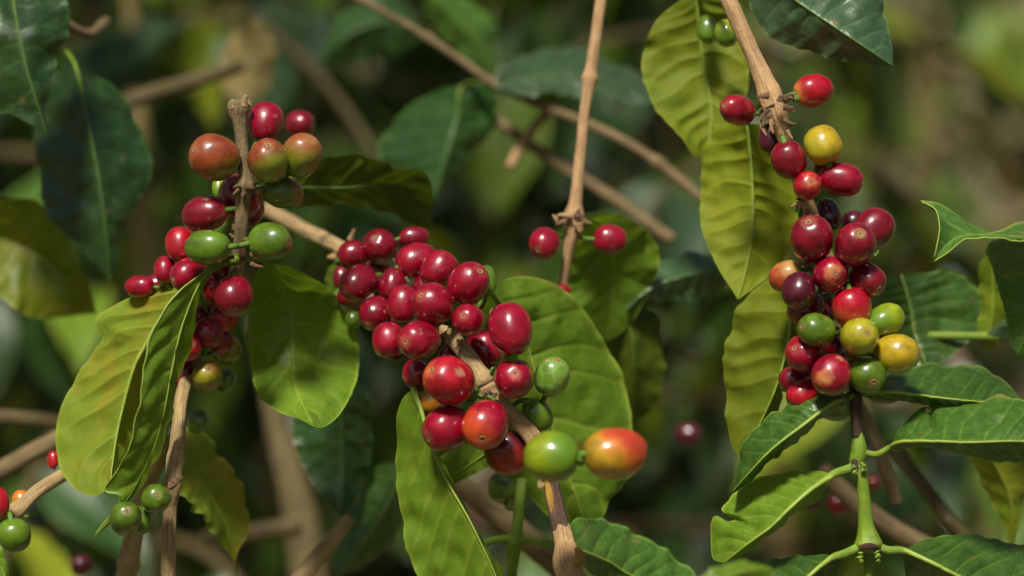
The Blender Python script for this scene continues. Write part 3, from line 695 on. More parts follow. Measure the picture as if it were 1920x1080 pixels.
cherry(b1, 565, 291, 36, 42, -3, apex=(585, 262), twig=t1a, two=((0.15, 0.20, 0.012), (0.26, 0.065, 0.015), (0.25, -0.1, 0.9), -0.5, 0.8, dict(n='bronze', rough=0.36)), label='half green, half bronze cherry')
cherry(b1, 531, 361, 37, 29, 3, ang=-10, twig=t1a, two=((0.10, 0.16, 0.014), (0.26, 0.12, 0.02), (0.9, 0, 0.2), 0.2, 1.0, dict(n='olive', rough=0.4)), label='dull olive cherry')
cherry(b1, 449, 369, 39, 40, 12, 'R', ang=100, twig=t1a)
cherry(b1, 410, 352, 12, 20, 20, 'YG', ang=90, twig=t1a, label='lime green cherry half hidden behind the red one')
cherry(b1, 425, 424, 22, 32, 22, 'YG', ang=90, twig=t1a, label='green cherry hidden behind the twig')
cherry(b1, 384, 400, 42, 32, 2, twig=t1a, ang=190, two=(C_DRK, (0.45, 0.05, 0.02), (0.9, 0, -0.3), 0.45, 1.3, dict(n='red', scuff=(0.05, -0.55, 0.85, 0.20))))
cherry(b1, 339, 459, 28, 32, 12, 'B', ang=100, twig=t1a)
cherry(b1, 389, 464, 41.5, 33, -9, 'G', ang=180, twig=t1a, label='plain green cherry left of the twig')
cherry(b1, 506, 453, 41.5, 34, -3, 'G', apex=(544, 455), twig=t1a, label='plain green cherry right of the twig')
stem(b1, [(428, 462, -8, 6), (447, 461, -5, 5.5), (468, 456, -4, 6)], STALK, 'fruit_stalk', wob=0.1)
cherry(b1, 356, 515, 38, 31, 4, 'R', apex=(326, 527), twig=t1a); cherry(b1, 309, 507, 20, 25, 14, 'R', ang=95, twig=t1a)
cherry(b1, 262, 538, 28, 21, 20, 'R', ang=180, twig=t1a); cherry(b1, 438, 554, 35, 36, -4, 'D', apex=(444, 583), twig=t1a)
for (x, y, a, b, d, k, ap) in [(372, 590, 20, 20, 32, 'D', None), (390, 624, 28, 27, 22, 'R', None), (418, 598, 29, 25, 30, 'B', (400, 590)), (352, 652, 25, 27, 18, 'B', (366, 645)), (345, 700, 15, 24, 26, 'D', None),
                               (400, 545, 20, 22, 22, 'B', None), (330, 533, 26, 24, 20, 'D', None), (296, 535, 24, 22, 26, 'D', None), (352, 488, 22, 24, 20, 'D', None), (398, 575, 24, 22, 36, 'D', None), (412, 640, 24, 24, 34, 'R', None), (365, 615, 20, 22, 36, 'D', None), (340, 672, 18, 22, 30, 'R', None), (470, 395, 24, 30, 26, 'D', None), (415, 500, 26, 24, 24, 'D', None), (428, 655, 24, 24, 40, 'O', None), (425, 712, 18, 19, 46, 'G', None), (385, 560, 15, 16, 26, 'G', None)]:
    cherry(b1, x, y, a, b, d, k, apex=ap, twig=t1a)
cherry(b1, 388, 706, 28, 27, 24, twig=t1a, apex=(395, 690), two=(C_OLV, (0.30, 0.10, 0.02), (0.5, 0, 0.8), 0.0, 1.2, dict(n='olive', rough=0.35)), label='olive yellow cherry at the foot of the left cluster')
cherry(b1, 372, 790, 21, 22, 40, 'G', ang=90, twig=t1a, label='small green cherry hanging right of the tan twig')
cherry(b1, 236, 972, 38, 29, -12, 'G', apex=(244, 955), stalk=False, twig=t1a, label='green cherry below the big folded leaf'); cherry(b1, 292, 935, 27, 28, -8, 'G', apex=(300, 925), stalk=False, twig=t1a, label='green cherry touching the tan twig at its lower node')
cherry(b1, 262, 975, 24, 26, -2, 'G', ang=80, stalk=False)
# the big yellowing leaf (underside) and the darker folded one in front
leaf(b1, [(391, 507, 2), (350, 541, 6), (303, 597, 12), (272, 648, 13), (251, 690, 13), (231, 762, 12), (218, 824, 10), (206, 912, 4)],
     [(331, 533, 16), (287, 539, 22), (240, 556, 25), (215, 572, 26), (190, 592, 26), (183, 612, 25), (192, 634, 24), (173, 662, 25), (132, 725, 24), (108, 785, 22), (104, 830, 19), (110, 872, 16), (137, 912, 11), (172, 931, 8), (192, 925, 5)],
     [(365, 545, 14), (335, 600, 24), (310, 660, 28), (295, 720, 28), (280, 790, 26), (262, 850, 20), (235, 895, 12)],
     'orange', nv=9, nt=150, ns=30, under=True, relief=2.6, rib=11, wave=0.5, edge=0.5, petiole=[(446, 486, 2), (412, 492, 0)], label='broad yellowing leaf with a thick pale midrib, its underside to the camera')
leaf(b1, [(391, 505, -3), (369, 540, -5), (350, 585, -6), (333, 640, -8), (318, 714, -10), (303, 790, -10), (277, 865, -9), (232, 945, -6), (174, 1009, -3)],
     [(365, 523, -6), (340, 543, -10), (303, 591, -14), (280, 637, -17), (266, 700, -18), (262, 745, -18), (255, 795, -17), (238, 850, -14), (222, 880, -10), (196, 918, -7), (222, 925, -8), (222, 948, -6), (196, 980, -4)],
     [(386, 530, 0), (372, 570, 2), (360, 620, 3), (348, 670, 4), (333, 720, 4), (318, 790, 3), (300, 850, 1), (268, 905, 0), (238, 945, -2), (205, 985, -2)],
     'fresh', nv=8, nt=150, ns=26, relief=2.0, rib=3.0, wave=0.7, edge=0.9, petiole=[(448, 478, 3), (415, 490, -3)], margin=(0,), label='curled glossy green leaf with a thin yellow margin, folded over the yellowing leaf')
# blurred hanging leaf under the right green cherry
leaf(b1, [(497, 490, 16), (515, 506, 26), (540, 550, 38), (547, 590, 42), (549, 642, 40), (551, 687, 34), (556, 735, 24), (588, 800, 6)],
     [(481, 513, 26), (468, 568, 40), (467, 642, 44), (472, 709, 36), (495, 753, 24), (536, 779, 14), (562, 788, 9)],
     [(562, 505, 26), (600, 527, 38), (636, 568, 48), (662, 613, 52), (673, 664, 48), (665, 724, 36), (640, 772, 22), (607, 798, 10)],
     'fresh', nv=6, relief=2.4, wave=1.5, edge=0.6, rib=6, petiole=[(455, 488, 6), (478, 484, 10)], label='rounded green leaf with puckered pale patches, right of the broken twig')
leaf(b1, [(500, 362, 8), (560, 352, 52), (650, 350, 58), (740, 344, 62), (813, 368, 66)],
     [(530, 330, 56), (590, 297, 62), (650, 292, 64), (700, 299, 64), (745, 318, 62), (765, 324, 62), (790, 320, 64), (808, 340, 66)],
     [(540, 380, 50), (600, 387, 54), (650, 386, 56), (705, 393, 58), (760, 413, 60), (800, 428, 64), (810, 395, 66)],
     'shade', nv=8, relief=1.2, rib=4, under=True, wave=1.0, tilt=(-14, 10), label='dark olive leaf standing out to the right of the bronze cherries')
leaf(b1, [(316, 828, 50), (365, 884, 56), (401, 943, 60), (429, 1004, 62), (443, 1085, 66)],
     [(330, 806, 62), (377, 813, 66), (418, 852, 70), (450, 898, 70), (462, 945, 70), (467, 992, 66), (450, 1028, 64), (443, 1050, 64)],
     [(325, 860, 44), (335, 910, 44), (346, 940, 44), (376, 971, 48), (401, 1010, 54), (428, 1036, 60), (440, 1050, 62)],
     'orange', nv=8, relief=0.8, rib=4, edge=2.0, petiole=[(330, 780, 30), (310, 800, 42)], label='mottled yellow and green leaf hanging behind the tan twig')

# ---- branch 2: the central cluster
T2 = [(500, 392, 120, 13), (560, 425, 95, 13), (640, 468, 62, 14), (735, 545, 38, 14), (800, 596, 22, 14), (845, 632, 10, 15), (880, 672, 5, 16), (912, 722, 1, 17), (925, 745, 1, 15), (960, 780, 0, 16), (1000, 822, 0, 17), (1030, 880, -2, 17), (1040, 930, -6, 17), (1058, 1010, -14, 19), (1066, 1050, -17, 26), (1070, 1110, -20, 24)]
b2 = thing('coffee_branch', 'slanting tan branch through the crowded crimson cherry cluster in the middle', 'coffee branch', P(1070, 1110, -20), 'fruiting coffee branches')
_, t2a = stem(b2, T2[:8], BARK, wob=0.16, nodes=[(0.985, 0.25, 0.012)], nseg=26); _, t2b = stem(b2, T2[7:12], BARK_PINK, wob=0.16, nseg=26)
_, t2c = stem(b2, [(1030, 880, -2, 16), (1034, 910, -4, 15), (1042, 950, -7, 16), (1050, 985, -10, 17), (1054, 1000, -11, 17)], BARK_DARK, wob=0.12, nseg=26, label='dark purplish brown length of the branch below the lime cherry')
stem(b2, [(1052, 990, -10, 17), (1058, 1020, -14, 19), (1064, 1048, -17, 27), (1070, 1075, -19, 25), (1074, 1120, -21, 22)], BARK_PINK, wob=0.2, nseg=26, label='pale tan foot of the branch with a swollen joint')
t2 = np.vstack([t2a, t2b, t2c])
stem(b2, [(1026, 902, -5, 6), (1031, 935, -8, 7), (1038, 972, -10, 3)], BARK_GOLD, 'peeled_strip'); stem(b2, [(1040, 975, -9.5, 3), (1050, 1000, -13, 8), (1054, 1018, -16, 4)], BARK_GOLD, 'peeled_strip')
stem(b2, [(1082, 1028, -22, 5), (1088, 1046, -25, 10), (1082, 1062, -26, 6)], BARK_GOLD, 'peeled_strip'); stem(b2, [(1012, 898, -8, 4), (1014, 915, -8, 6), (1018, 905, -8, 3)], BARK, 'peeled_strip')
for (x, y, a, l, r, m) in [(832, 620, 130, 16, 9, BARK), (840, 624, 60, 14, 7, BARK_OLIVE), (908, 736, 240, 20, 9, HUSK), (918, 732, 220, 18, 8, HUSK), (926, 738, 270, 14, 7, HUSK), (905, 742, 175, 34, 7, STALK), (890, 742, 200, 30, 9, STALK), (915, 742, 320, 26, 6, STALK), (985, 752, 10, 22, 6, STALK),
                           (655, 450, 60, 36, 5, BARK_PINK), (628, 482, 180, 22, 7, BARK_PINK), (640, 485, 250, 22, 8, BARK)]:
    stub(b2, x, y, -4 if x > 700 else 58, a, l, r, m)
cl = [ # cx cy rx ry dd kind apex
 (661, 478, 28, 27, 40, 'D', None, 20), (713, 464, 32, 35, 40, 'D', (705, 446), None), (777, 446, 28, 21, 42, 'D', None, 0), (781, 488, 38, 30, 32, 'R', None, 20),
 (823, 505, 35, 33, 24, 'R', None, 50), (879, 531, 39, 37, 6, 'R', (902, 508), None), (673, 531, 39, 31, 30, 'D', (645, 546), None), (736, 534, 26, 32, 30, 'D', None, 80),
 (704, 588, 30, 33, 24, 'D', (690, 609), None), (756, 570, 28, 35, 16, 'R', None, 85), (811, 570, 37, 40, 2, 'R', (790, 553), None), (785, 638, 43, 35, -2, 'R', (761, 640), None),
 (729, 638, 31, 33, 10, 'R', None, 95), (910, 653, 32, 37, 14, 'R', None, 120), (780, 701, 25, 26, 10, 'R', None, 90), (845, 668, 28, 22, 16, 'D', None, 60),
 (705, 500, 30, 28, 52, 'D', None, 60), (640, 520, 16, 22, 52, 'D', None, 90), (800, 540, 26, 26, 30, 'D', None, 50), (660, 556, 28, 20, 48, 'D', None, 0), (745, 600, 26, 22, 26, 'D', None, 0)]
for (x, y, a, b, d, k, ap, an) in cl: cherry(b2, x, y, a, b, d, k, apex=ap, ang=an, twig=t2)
cherry(b2, 878, 600, 29, 31, -2, twig=t2, apex=(868, 592), two=(C_RED, (0.42, 0.09, 0.03), (0.1, -0.1, -0.9), 0.55, 1.3, dict(n='crimson')))
cherry(b2, 957, 617, 41, 48, -10, 'R', ang=100, twig=t2, label='largest, upright oval crimson cherry, smooth and unmarked')
cherry(b2, 964, 710, 36.5, 41, -7, twig=t2, apex=(966, 698), two=(C_RED, (0.52, 0.12, 0.09), (0, -0.2, -0.98), 0.75, 1.3, dict(n='crimson', halo=(0.6, 0.22, 0.16))), label='crimson cherry with a round scar and pale starburst facing the camera')
cherry(b2, 842, 713, 49, 44, -10, twig=t2, apex=(809, 692), two=(C_BRT, (0.6, 0.14, 0.02), (-0.8, -0.3, 0.4), 0.75, 1.25, dict(n='scuffed_red', scuff=(0.5, -0.75, 0.32, 0.24))), label='plump bright red cherry with a brown scuff mark')
cherry(b2, 807, 754, 27, 25, 10, twig=t2, ang=200, two=((0.50, 0.20, 0.012), (0.26, 0.24, 0.012), (0.2, 0, 0.9), 0.1, 1.1, dict(n='orange')), label='small orange cherry peeping out behind the red ones')
cherry(b2, 838, 803, 42, 45, -5, 'R', apex=(803, 822), twig=t2, label='crimson cherry with a white speck')
cherry(b2, 910, 796, 42, 46, -12, twig=t2, apex=(905, 822), two=(C_RED, (0.52, 0.06, 0.014), (-0.5, -0.4, -0.4), -0.1, 1.0, dict(n='orange_red', halo=(0.55, 0.18, 0.06))), label='orange red cherry with a deep round scar at its lower end')
cherry(b2, 952, 847, 41, 43, 6, twig=t2, ang=-70, two=((0.12, 0.008, 0.012), (0.38, 0.03, 0.012), (0, -0.2, -0.95), -0.2, 0.8, dict(n='brownish_red', rough=0.34)), label='dull brownish red cherry under the branch')
cherry(b2, 1035, 706, 32, 36, -2, twig=t2, ang=75, dirv=(0.25, -0.35, 0.85), two=((0.12, 0.25, 0.02), (0.20, 0.30, 0.03), (0.5, 0, -0.5), 0.0, 1.0, dict(n='veined_green', veined=0.9, rough=0.36, scuff=(-0.3, -0.5, 0.75, 0.13))), label='wrinkled green cherry with pale lines')
cherry(b2, 1007, 780, 28, 32, 4, 'G', ang=-60, twig=t2, label='small dark green cherry tucked behind the branch')
cherry(b2, 1035, 857, 49, 46.5, -52, 'YG', ang=178, twig=t2, label='round lime green cherry, soft in front')
cherry(b2, 1154, 850, 58, 46.5, -52, twig=t2, ang=0, two=((0.42, 0.25, 0.014), (0.40, 0.038, 0.016), (0.75, -0.1, 0.55), -0.15, 0.75, dict(n='sunset', rough=0.3, c3=(0.50, 0.15, 0.014))), label='large oval cherry blushing from yellow orange to red')
stem(b2, [(1075, 862, -52, 7), (1088, 858, -52, 7), (1102, 854, -52, 8)], STALK, 'fruit_stalk')
cherry(b2, 913, 527, 18, 29, 14, 'G', ang=90, twig=t2, label='green cherry behind the upper crimson one')
cherry(b2, 662, 600, 15, 16, 48, 'G', ang=90, twig=t2); cherry(b2, 945, 914, 29, 28, 48, 'G', ang=90, twig=t2, label='dark green cherry in shade below the cluster')
leaf(b2, [(921, 548, 22), (952, 582, 28), (985, 640, 34), (1004, 700, 36), (1025, 770, 38), (1058, 870, 40), (1100, 985, 38)],
     [(895, 600, 34), (885, 680, 44), (900, 780, 52), (945, 870, 54), (1000, 940, 50), (1050, 980, 44)],
     [(950, 522, 30), (985, 517, 34), (1030, 530, 38), (1075, 562, 42), (1120, 618, 46), (1160, 685, 50), (1180, 750, 50), (1187, 830, 48), (1176, 895, 46), (1142, 932, 44), (1136, 958, 42), (1122, 980, 40)],
     'fresh', nv=8, nt=140, ns=30, relief=2.2, rib=4.5, wave=1.0, edge=0.7, petiole=[(868, 660, 14), (890, 590, 20)], tilt=(0, 5), label='broad bright green leaf behind the largest crimson cherry')
leaf(b2, [(776, 729, 8), (789, 774, 6), (805, 830, 4), (836, 901, 2), (882, 982, 0), (928, 1082, 0), (960, 1160, 0)],
     [(758, 745, 10), (744, 782, 12), (739, 858, 14), (743, 905, 14), (750, 946, 13), (766, 1034, 10), (788, 1082, 8), (850, 1150, 4)],
     [(784, 745, 12), (796, 785, 18), (815, 840, 22), (848, 905, 22), (894, 985, 20), (940, 1082, 16)],
     'fresh', nv=9, nt=150, relief=1.2, rib=8, wave=0.8, edge=0.7, under=True, slant=0.28, petiole=[(842, 720, 18), (790, 718, 12)], label='long narrow green leaf hanging left of centre, cut by the lower edge')
leaf(b2, [(930, 838, 22), (895, 862, 26), (868, 880, 30), (835, 898, 34), (800, 930, 40)], [(905, 830, 30), (860, 836, 34), (825, 860, 38), (808, 895, 40)], [(925, 868, 24), (890, 888, 28), (850, 910, 34), (820, 930, 38)],
     'fresh', nv=6, rib=3.5, nt=60, ns=14, label='small green leaf in shade under the dull red cherry')
leaf(b2, [(1062, 1015, -10), (1086, 1031, 4), (1142, 1055, 22), (1184, 1080, 30), (1290, 1120, 40)], [(1066, 988, 14), (1095, 975, 24), (1130, 974, 32), (1195, 996, 38), (1248, 1034, 42), (1300, 1078, 44)], [(1078, 1046, 10), (1107, 1075, 18), (1160, 1105, 28), (1230, 1125, 36)],
     'glossy', nv=9, relief=1.4, rib=6, tilt=(6, 0), label='dark glossy leaf at the lower edge, right of the peeled branch')
leaf(b2, [(631, 490, 62), (624, 520, 64), (621, 556, 66)], [(616, 505, 66), (610, 530, 68)], [(640, 505, 62), (634, 540, 64)], 'fresh', nv=4, nt=30, ns=8, rib=2, label='tiny bright leaf at the head of the cluster')

# ---- branch 3: the right-hand twig with cherries and leafy green end
T3 = [(1352, -30, 20, 15), (1375, 20, 16, 15), (1410, 100, 12, 15), (1438, 165, 8, 19), (1452, 200, 6, 22), (1466, 245, 6, 15), (1490, 315, 8, 13), (1517, 390, 8, 13), (1540, 450, 10, 13), (1568, 530, 10, 12), (1590, 620, 6, 11), (1603, 700, 2, 12), (1605, 745, 0, 12), (1607, 820, 0, 10.5)]
b3 = thing('coffee_branch', 'long hanging twig at right with red, yellow and green cherries and a leafy tip', 'coffee branch', P(1352, -30, 20), 'fruiting coffee branches')
_, t3a = stem(b3, T3[:12], BARK_PINK, wob=0.16, nodes=[(0.3, 0.2, 0.02)], nseg=26); _, t3b = stem(b3, T3[11:], BARK_DARK, wob=0.16, nseg=24, label='short dark brown length above the green tip')
t3 = np.vstack([t3a, t3b])
stem(b3, [(1608, 812, 0, 9), (1610, 830, 0, 13), (1610, 850, 0, 15), (1606, 866, 0, 14), (1607, 880, 0, 9)], STEM, 'green_stem', wob=0.05, nseg=20, label='swollen green joint')
stem(b3, [(1613, 872, -1, 11), (1616, 890, -2, 11.5), (1620, 940, -2, 12), (1624, 985, -2, 15), (1627, 1008, -2, 22), (1628, 1020, -2, 27), (1628, 1030, -2, 22), (1628, 1036, -2, 10)], STEM, 'green_stem', wob=0.10, nseg=24, n=70)
stem(b3, [(1628, 1025, 2, 9), (1629, 1060, 2, 9), (1628, 1110, 2, 9)], STEM, 'green_stem', wob=0.04, nseg=20)
stem(b3, [(1613, 1026, -5.5, 4), (1628, 1024, -6.5, 6), (1645, 1026, -5.5, 4)], BARK_DARK, 'joint_scar', wob=0.2, n=12)
stem(b3, [(1602, 862, -3, 5), (1603, 878, -3, 7), (1604, 884, -3, 3)], BARK_DARK, 'joint_scar', wob=0.3, n=8)
for (x, y, r) in [(1614, 1036, 6), (1612, 1044, 6), (1616, 1050, 5), (1643, 1034, 6), (1648, 1040, 7), (1646, 1050, 5), (1602, 874, 5), (1601, 884, 6), (1616, 868, 5), (1620, 872, 6), (1619, 880, 5)]:
    stub(b3, x, y, -5, random.uniform(220, 320), r * 1.9, r, MIDRIB, 'bud', 0.2, 0)
for (x, y, a, l, r) in [(1440, 180, 180, 34, 6), (1470, 185, 20, 30, 7), (1482, 182, 60, 14, 6), (1470, 200, -15, 30, 5), (1475, 203, -25, 28, 4), (1440, 205, 230, 40, 5), (1432, 215, 260, 36, 5), (1450, 230, 240, 30, 4.5),
                        (1470, 225, -30, 34, 4.5), (1478, 232, -10, 24, 4), (1450, 195, 200, 26, 6), (1445, 225, 275, 42, 4), (1428, 235, 290, 34, 3.5), (1476, 245, -60, 30, 4), (1462, 190, 80, 18, 6), (1500, 380, 200, 30, 4), (1515, 395, 230, 26, 4), (1530, 400, 280, 34, 5), (1508, 375, 170, 24, 3.5), (1575, 560, 250, 30, 5), (1600, 690, 120, 20, 5), (1597, 706, 160, 18, 6)]:
    stub(b3, x, y, -2, a, l, r, random.choice([HUSK, HUSK, BARK_PINK]))
stem(b3, [(1487, 186, 0, 6), (1500, 183, 0, 7), (1512, 180, 0, 6)], STALK, 'fruit_stalk'); stem(b3, [(1536, 620, -6, 4), (1560, 624, -3, 4.5), (1586, 630, 0, 5)], STALK, 'fruit_stalk', wob=0.1)
stem(b3, [(1596, 665, -1, 5), (1598, 685, -2, 8), (1602, 700, -2, 6)], BARK_GOLD, 'bud', wob=0.3, label='small yellow bud'); stem(b3, [(1536, 300, 2, 6), (1534, 318, 4, 8), (1536, 335, 6, 6)], STALK, 'fruit_stalk')
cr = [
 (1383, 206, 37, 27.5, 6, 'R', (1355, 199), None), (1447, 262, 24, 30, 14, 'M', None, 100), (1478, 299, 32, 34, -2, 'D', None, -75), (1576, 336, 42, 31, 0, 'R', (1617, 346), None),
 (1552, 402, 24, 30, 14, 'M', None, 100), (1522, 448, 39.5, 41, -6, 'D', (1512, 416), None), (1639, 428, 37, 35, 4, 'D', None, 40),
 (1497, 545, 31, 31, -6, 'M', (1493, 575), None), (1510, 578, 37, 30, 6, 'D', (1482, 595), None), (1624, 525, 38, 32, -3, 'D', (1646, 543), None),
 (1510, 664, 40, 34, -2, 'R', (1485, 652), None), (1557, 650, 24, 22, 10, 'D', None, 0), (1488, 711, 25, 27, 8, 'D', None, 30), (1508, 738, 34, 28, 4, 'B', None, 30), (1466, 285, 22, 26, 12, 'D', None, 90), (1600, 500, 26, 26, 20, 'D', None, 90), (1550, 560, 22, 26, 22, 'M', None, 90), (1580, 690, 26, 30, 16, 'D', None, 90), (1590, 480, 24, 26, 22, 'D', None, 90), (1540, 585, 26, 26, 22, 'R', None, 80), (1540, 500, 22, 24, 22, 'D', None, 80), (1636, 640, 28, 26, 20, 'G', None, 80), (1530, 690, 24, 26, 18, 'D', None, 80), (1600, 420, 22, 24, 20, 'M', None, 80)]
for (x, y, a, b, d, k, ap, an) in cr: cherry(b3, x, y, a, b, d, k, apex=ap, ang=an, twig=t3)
cherry(b3, 1604, 458, 40, 38, -10, 'D', apex=(1608, 438), twig=t3, big=True, label='dark crimson cherry with a wide tan scar on top')
cherry(b3, 1526, 170, 36, 29, 2, twig=t3, ang=10, two=(C_BRT, (0.6, 0.22, 0.05), (-0.9, -0.2, -0.3), 0.45, 1.2, dict(n='red_orange')), label='red cherry with an orange shoulder, alone at the top right of the twig')
cherry(b3, 1543, 272, 34, 36, -2, twig=t3, ang=110, two=(C_YEL, (0.36, 0.34, 0.014), (-0.7, -0.2, -0.5), -0.1, 1.0, dict(n='yellow', speck=0.2)), label='mustard yellow cherry near the top of the right twig')
cherry(b3, 1514, 348, 26, 27, -5, twig=t3, apex=(1518, 341), two=(C_BRT, (0.55, 0.2, 0.07), (0.1, -0.95, 0.2), 0.7, 1.25, dict(n='red', halo=(0.5, 0.3, 0.1))), label='small red cherry with its pale scar facing the camera')
cherry(b3, 1475, 519, 29, 32, 2, twig=t3, ang=200, two=((0.42, 0.06, 0.014), (0.42, 0.24, 0.06), (0.3, -0.6, 0.5), 0.2, 1.0, dict(n='orange', rough=0.4)), label='rough orange cherry with tan scarring')
cherry(b3, 1556, 514, 32, 33, -6, twig=t3, apex=(1562, 512), two=(C_RED, (0.45, 0.16, 0.06), (0.2, -0.95, 0), 0.82, 1.2, dict(n='crimson', halo=(0.5, 0.25, 0.1))))
cherry(b3, 1597, 577, 36, 38, -5, twig=t3, ang=-80, two=(C_BRT, (0.48, 0.07, 0.02), (0, 0, -1), -0.2, 0.9, dict(n='light_red')), label='lighter orange red cherry above the olive one')
cherry(b3, 1531, 618, 35.5, 30.5, -9, 'G', apex=(1500, 612), twig=t3, label='green cherry left of the olive one')
cherry(b3, 1611, 631, 33.5, 34, -12, twig=t3, apex=(1622, 624), two=((0.33, 0.30, 0.012), (0.24, 0.32, 0.014), (-0.2, 0, -0.9), 0.1, 1.1, dict(n='olive', speck=0.2, halo=(0.38, 0.26, 0.08))), label='olive yellow cherry in the middle of the lower cluster')
cherry(b3, 1660, 600, 36, 29, -4, 'YG', ang=25, twig=t3, label='lime green cherry right of the orange red one')
cherry(b3, 1681, 663, 42, 37, -6, twig=t3, apex=(1720, 663), two=(C_YEL, (0.40, 0.40, 0.014), (-0.2, 0, -0.95), 0.1, 1.2, dict(n='amber', speck=0.2)), label='large amber yellow cherry at the right side of the cluster')
cherry(b3, 1626, 702, 33, 34, -8, 'G', apex=(1634, 716), twig=t3, label='green cherry with a small round scar, above the dark stem')
cherry(b3, 1559, 703, 37, 38, -10, twig=t3, apex=(1546, 706), two=(C_RED, (0.58, 0.20, 0.06), (-0.45, -0.9, -0.05), 0.86, 1.25, dict(n='bright_crimson', halo=(0.6, 0.28, 0.12), scuff=(0.35, -0.5, 0.8, 0.2))), label='bright red cherry with a pale ringed scar')
cherry(b3, 1570, 762, 36, 26, 22, 'G', ang=0, twig=t3, label='shaded green cherry behind the dark stem'); cherry(b3, 1660, 745, 30, 12, 16, 'G', ang=0, twig=t3, label='shaded green cherry beneath the upper right leaf')
for (x, y, d) in [(1500, 320, 2), (1530, 470, 0), (1580, 540, -2), (1572, 600, -4), (1588, 650, -5), (1548, 640, 2), (1600, 740, -2), (1640, 480, 2), (1515, 500, 0), (1578, 490, -2), (1490, 395, 4), (1540, 420, 2), (1590, 720, -3), (1608, 668, -4)]:
    stub(b3, x, y, d, random.uniform(0, 360), random.uniform(16, 30), random.uniform(3, 5.5), random.choice([HUSK, STALK, BARK_PINK, HUSK]), 'dried_flower', 0.3)
for (x, y, d) in [(850, 560, 4), (862, 640, 2), (815, 615, 6), (925, 690, 0), (880, 745, -2), (935, 760, -4), (760, 520, 22), (700, 555, 28), (745, 500, 34), (843, 690, 6), (925, 580, 4)]:
    stub(b2, x, y, d, random.uniform(0, 360), random.uniform(16, 30), random.uniform(3, 5.5), random.choice([HUSK, STALK, BARK_PINK, HUSK]), 'dried_flower', 0.3)
# leafy green tip
leaf(b3, [(1586, 745, 0), (1554, 760, -4), (1502, 799, -8), (1447, 843, -8), (1402, 891, -4), (1371, 927, 2)],
     [(1562, 739, -1), (1532, 739, -3), (1473, 758, -2), (1428, 789, 0), (1396, 828, 2), (1386, 873, 4), (1378, 912, 4)],
     [(1580, 764, 4), (1554, 777, 6), (1520, 806, 7), (1484, 836, 6), (1447, 857, 4), (1428, 880, 4), (1410, 906, 4), (1388, 920, 4)],
     'glossy', nv=9, nt=140, ns=26, relief=1.2, rib=8, wave=0.6, edge=0.6, petiole=[(1603, 735, 2)], tilt=(6, 0), label='upper left leaf of the green tip, glossy with a pale midrib and nibbled brown edge')
leaf(b3, [(1561, 890, -1), (1517, 921, -6), (1476, 958, -8), (1447, 987, -8), (1402, 1021, -6), (1358, 1056, 0)],
     [(1540, 882, 2), (1517, 880, 4), (1473, 882, 6), (1421, 902, 8), (1373, 932, 8), (1354, 948, 8), (1356, 960, 6), (1378, 972, 4), (1362, 975, 5), (1337, 970, 6), (1332, 1006, 6), (1336, 1046, 4)],
     [(1558, 902, 6), (1524, 937, 8), (1495, 962, 8), (1465, 982, 7), (1440, 1004, 4), (1400, 1030, 0)],
     'fresh', nv=9, nt=150, ns=28, relief=1.3, rib=9.5, wave=0.8, edge=0.5, petiole=[(1606, 872, 0), (1590, 880, -1)], tilt=(4, 0), margin=(-1,), label='lower left leaf of the green tip with a bite out of its side')
leaf(b3, [(1562, 1045, -3), (1539, 1061, -6), (1517, 1080, -8), (1460, 1130, -8), (1400, 1170, -4)], [(1548, 1039, -2), (1502, 1039, 0), (1458, 1043, 2), (1424, 1054, 4), (1370, 1090, 6), (1370, 1140, 4)], [(1572, 1050, 0), (1573, 1076, 4), (1555, 1115, 6), (1500, 1160, 4)],
     'glossy', nv=8, relief=1.2, rib=9, petiole=[(1616, 1022, -2), (1598, 1032, -3), (1580, 1040, -3)], tilt=(5, 0), label='bottom left leaf of the green tip, cut by the lower edge')
leaf(b3, [(1669, 838, -2), (1691, 829, -6), (1747, 828, -12), (1817, 830, -16), (1917, 828, -20), (2010, 840, -22)],
     [(1676, 822, -2), (1687, 802, -1), (1713, 776, 1), (1735, 768, 2), (1745, 781, 2), (1748, 764, 2), (1762, 750, 2), (1800, 746, 1), (1836, 747, 0), (1880, 742, -2), (1917, 747, -4), (1990, 775, -14)],
     [(1680, 843, -2), (1724, 837, -1), (1762, 844, 0), (1817, 855, 0), (1873, 862, -2), (1920, 862, -6), (1990, 856, -14)],
     'glossy', nv=10, nt=170, ns=30, relief=1.4, rib=6.5, wave=0.7, edge=0.5, petiole=[(1612, 846, 0), (1643, 852, -1)], hole=(1746, 772, 0, 6), tilt=(8, 0), margin=(-1,), label='large right leaf of the green tip with a small eaten notch')
leaf(b3, [(1620, 738, 4), (1672, 736, 2), (1724, 742, 2), (1780, 749, 4), (1850, 754, 8), (1915, 748, 14)],
     [(1640, 728, 8), (1650, 722, 10), (1673, 702, 14), (1724, 684, 18), (1780, 682, 20), (1854, 697, 20), (1891, 720, 18), (1908, 740, 15)],
     [(1640, 742, 4), (1672, 747, 6), (1706, 756, 8), (1740, 764, 10), (1800, 775, 12), (1870, 765, 14)],
     'glossy', nv=9, nt=120, relief=1.4, rib=7, wave=0.8, edge=0.5, petiole=[(1605, 742, 2)], tilt=(6, 0), label='leaf behind and above the notched leaf, shining along its midrib')
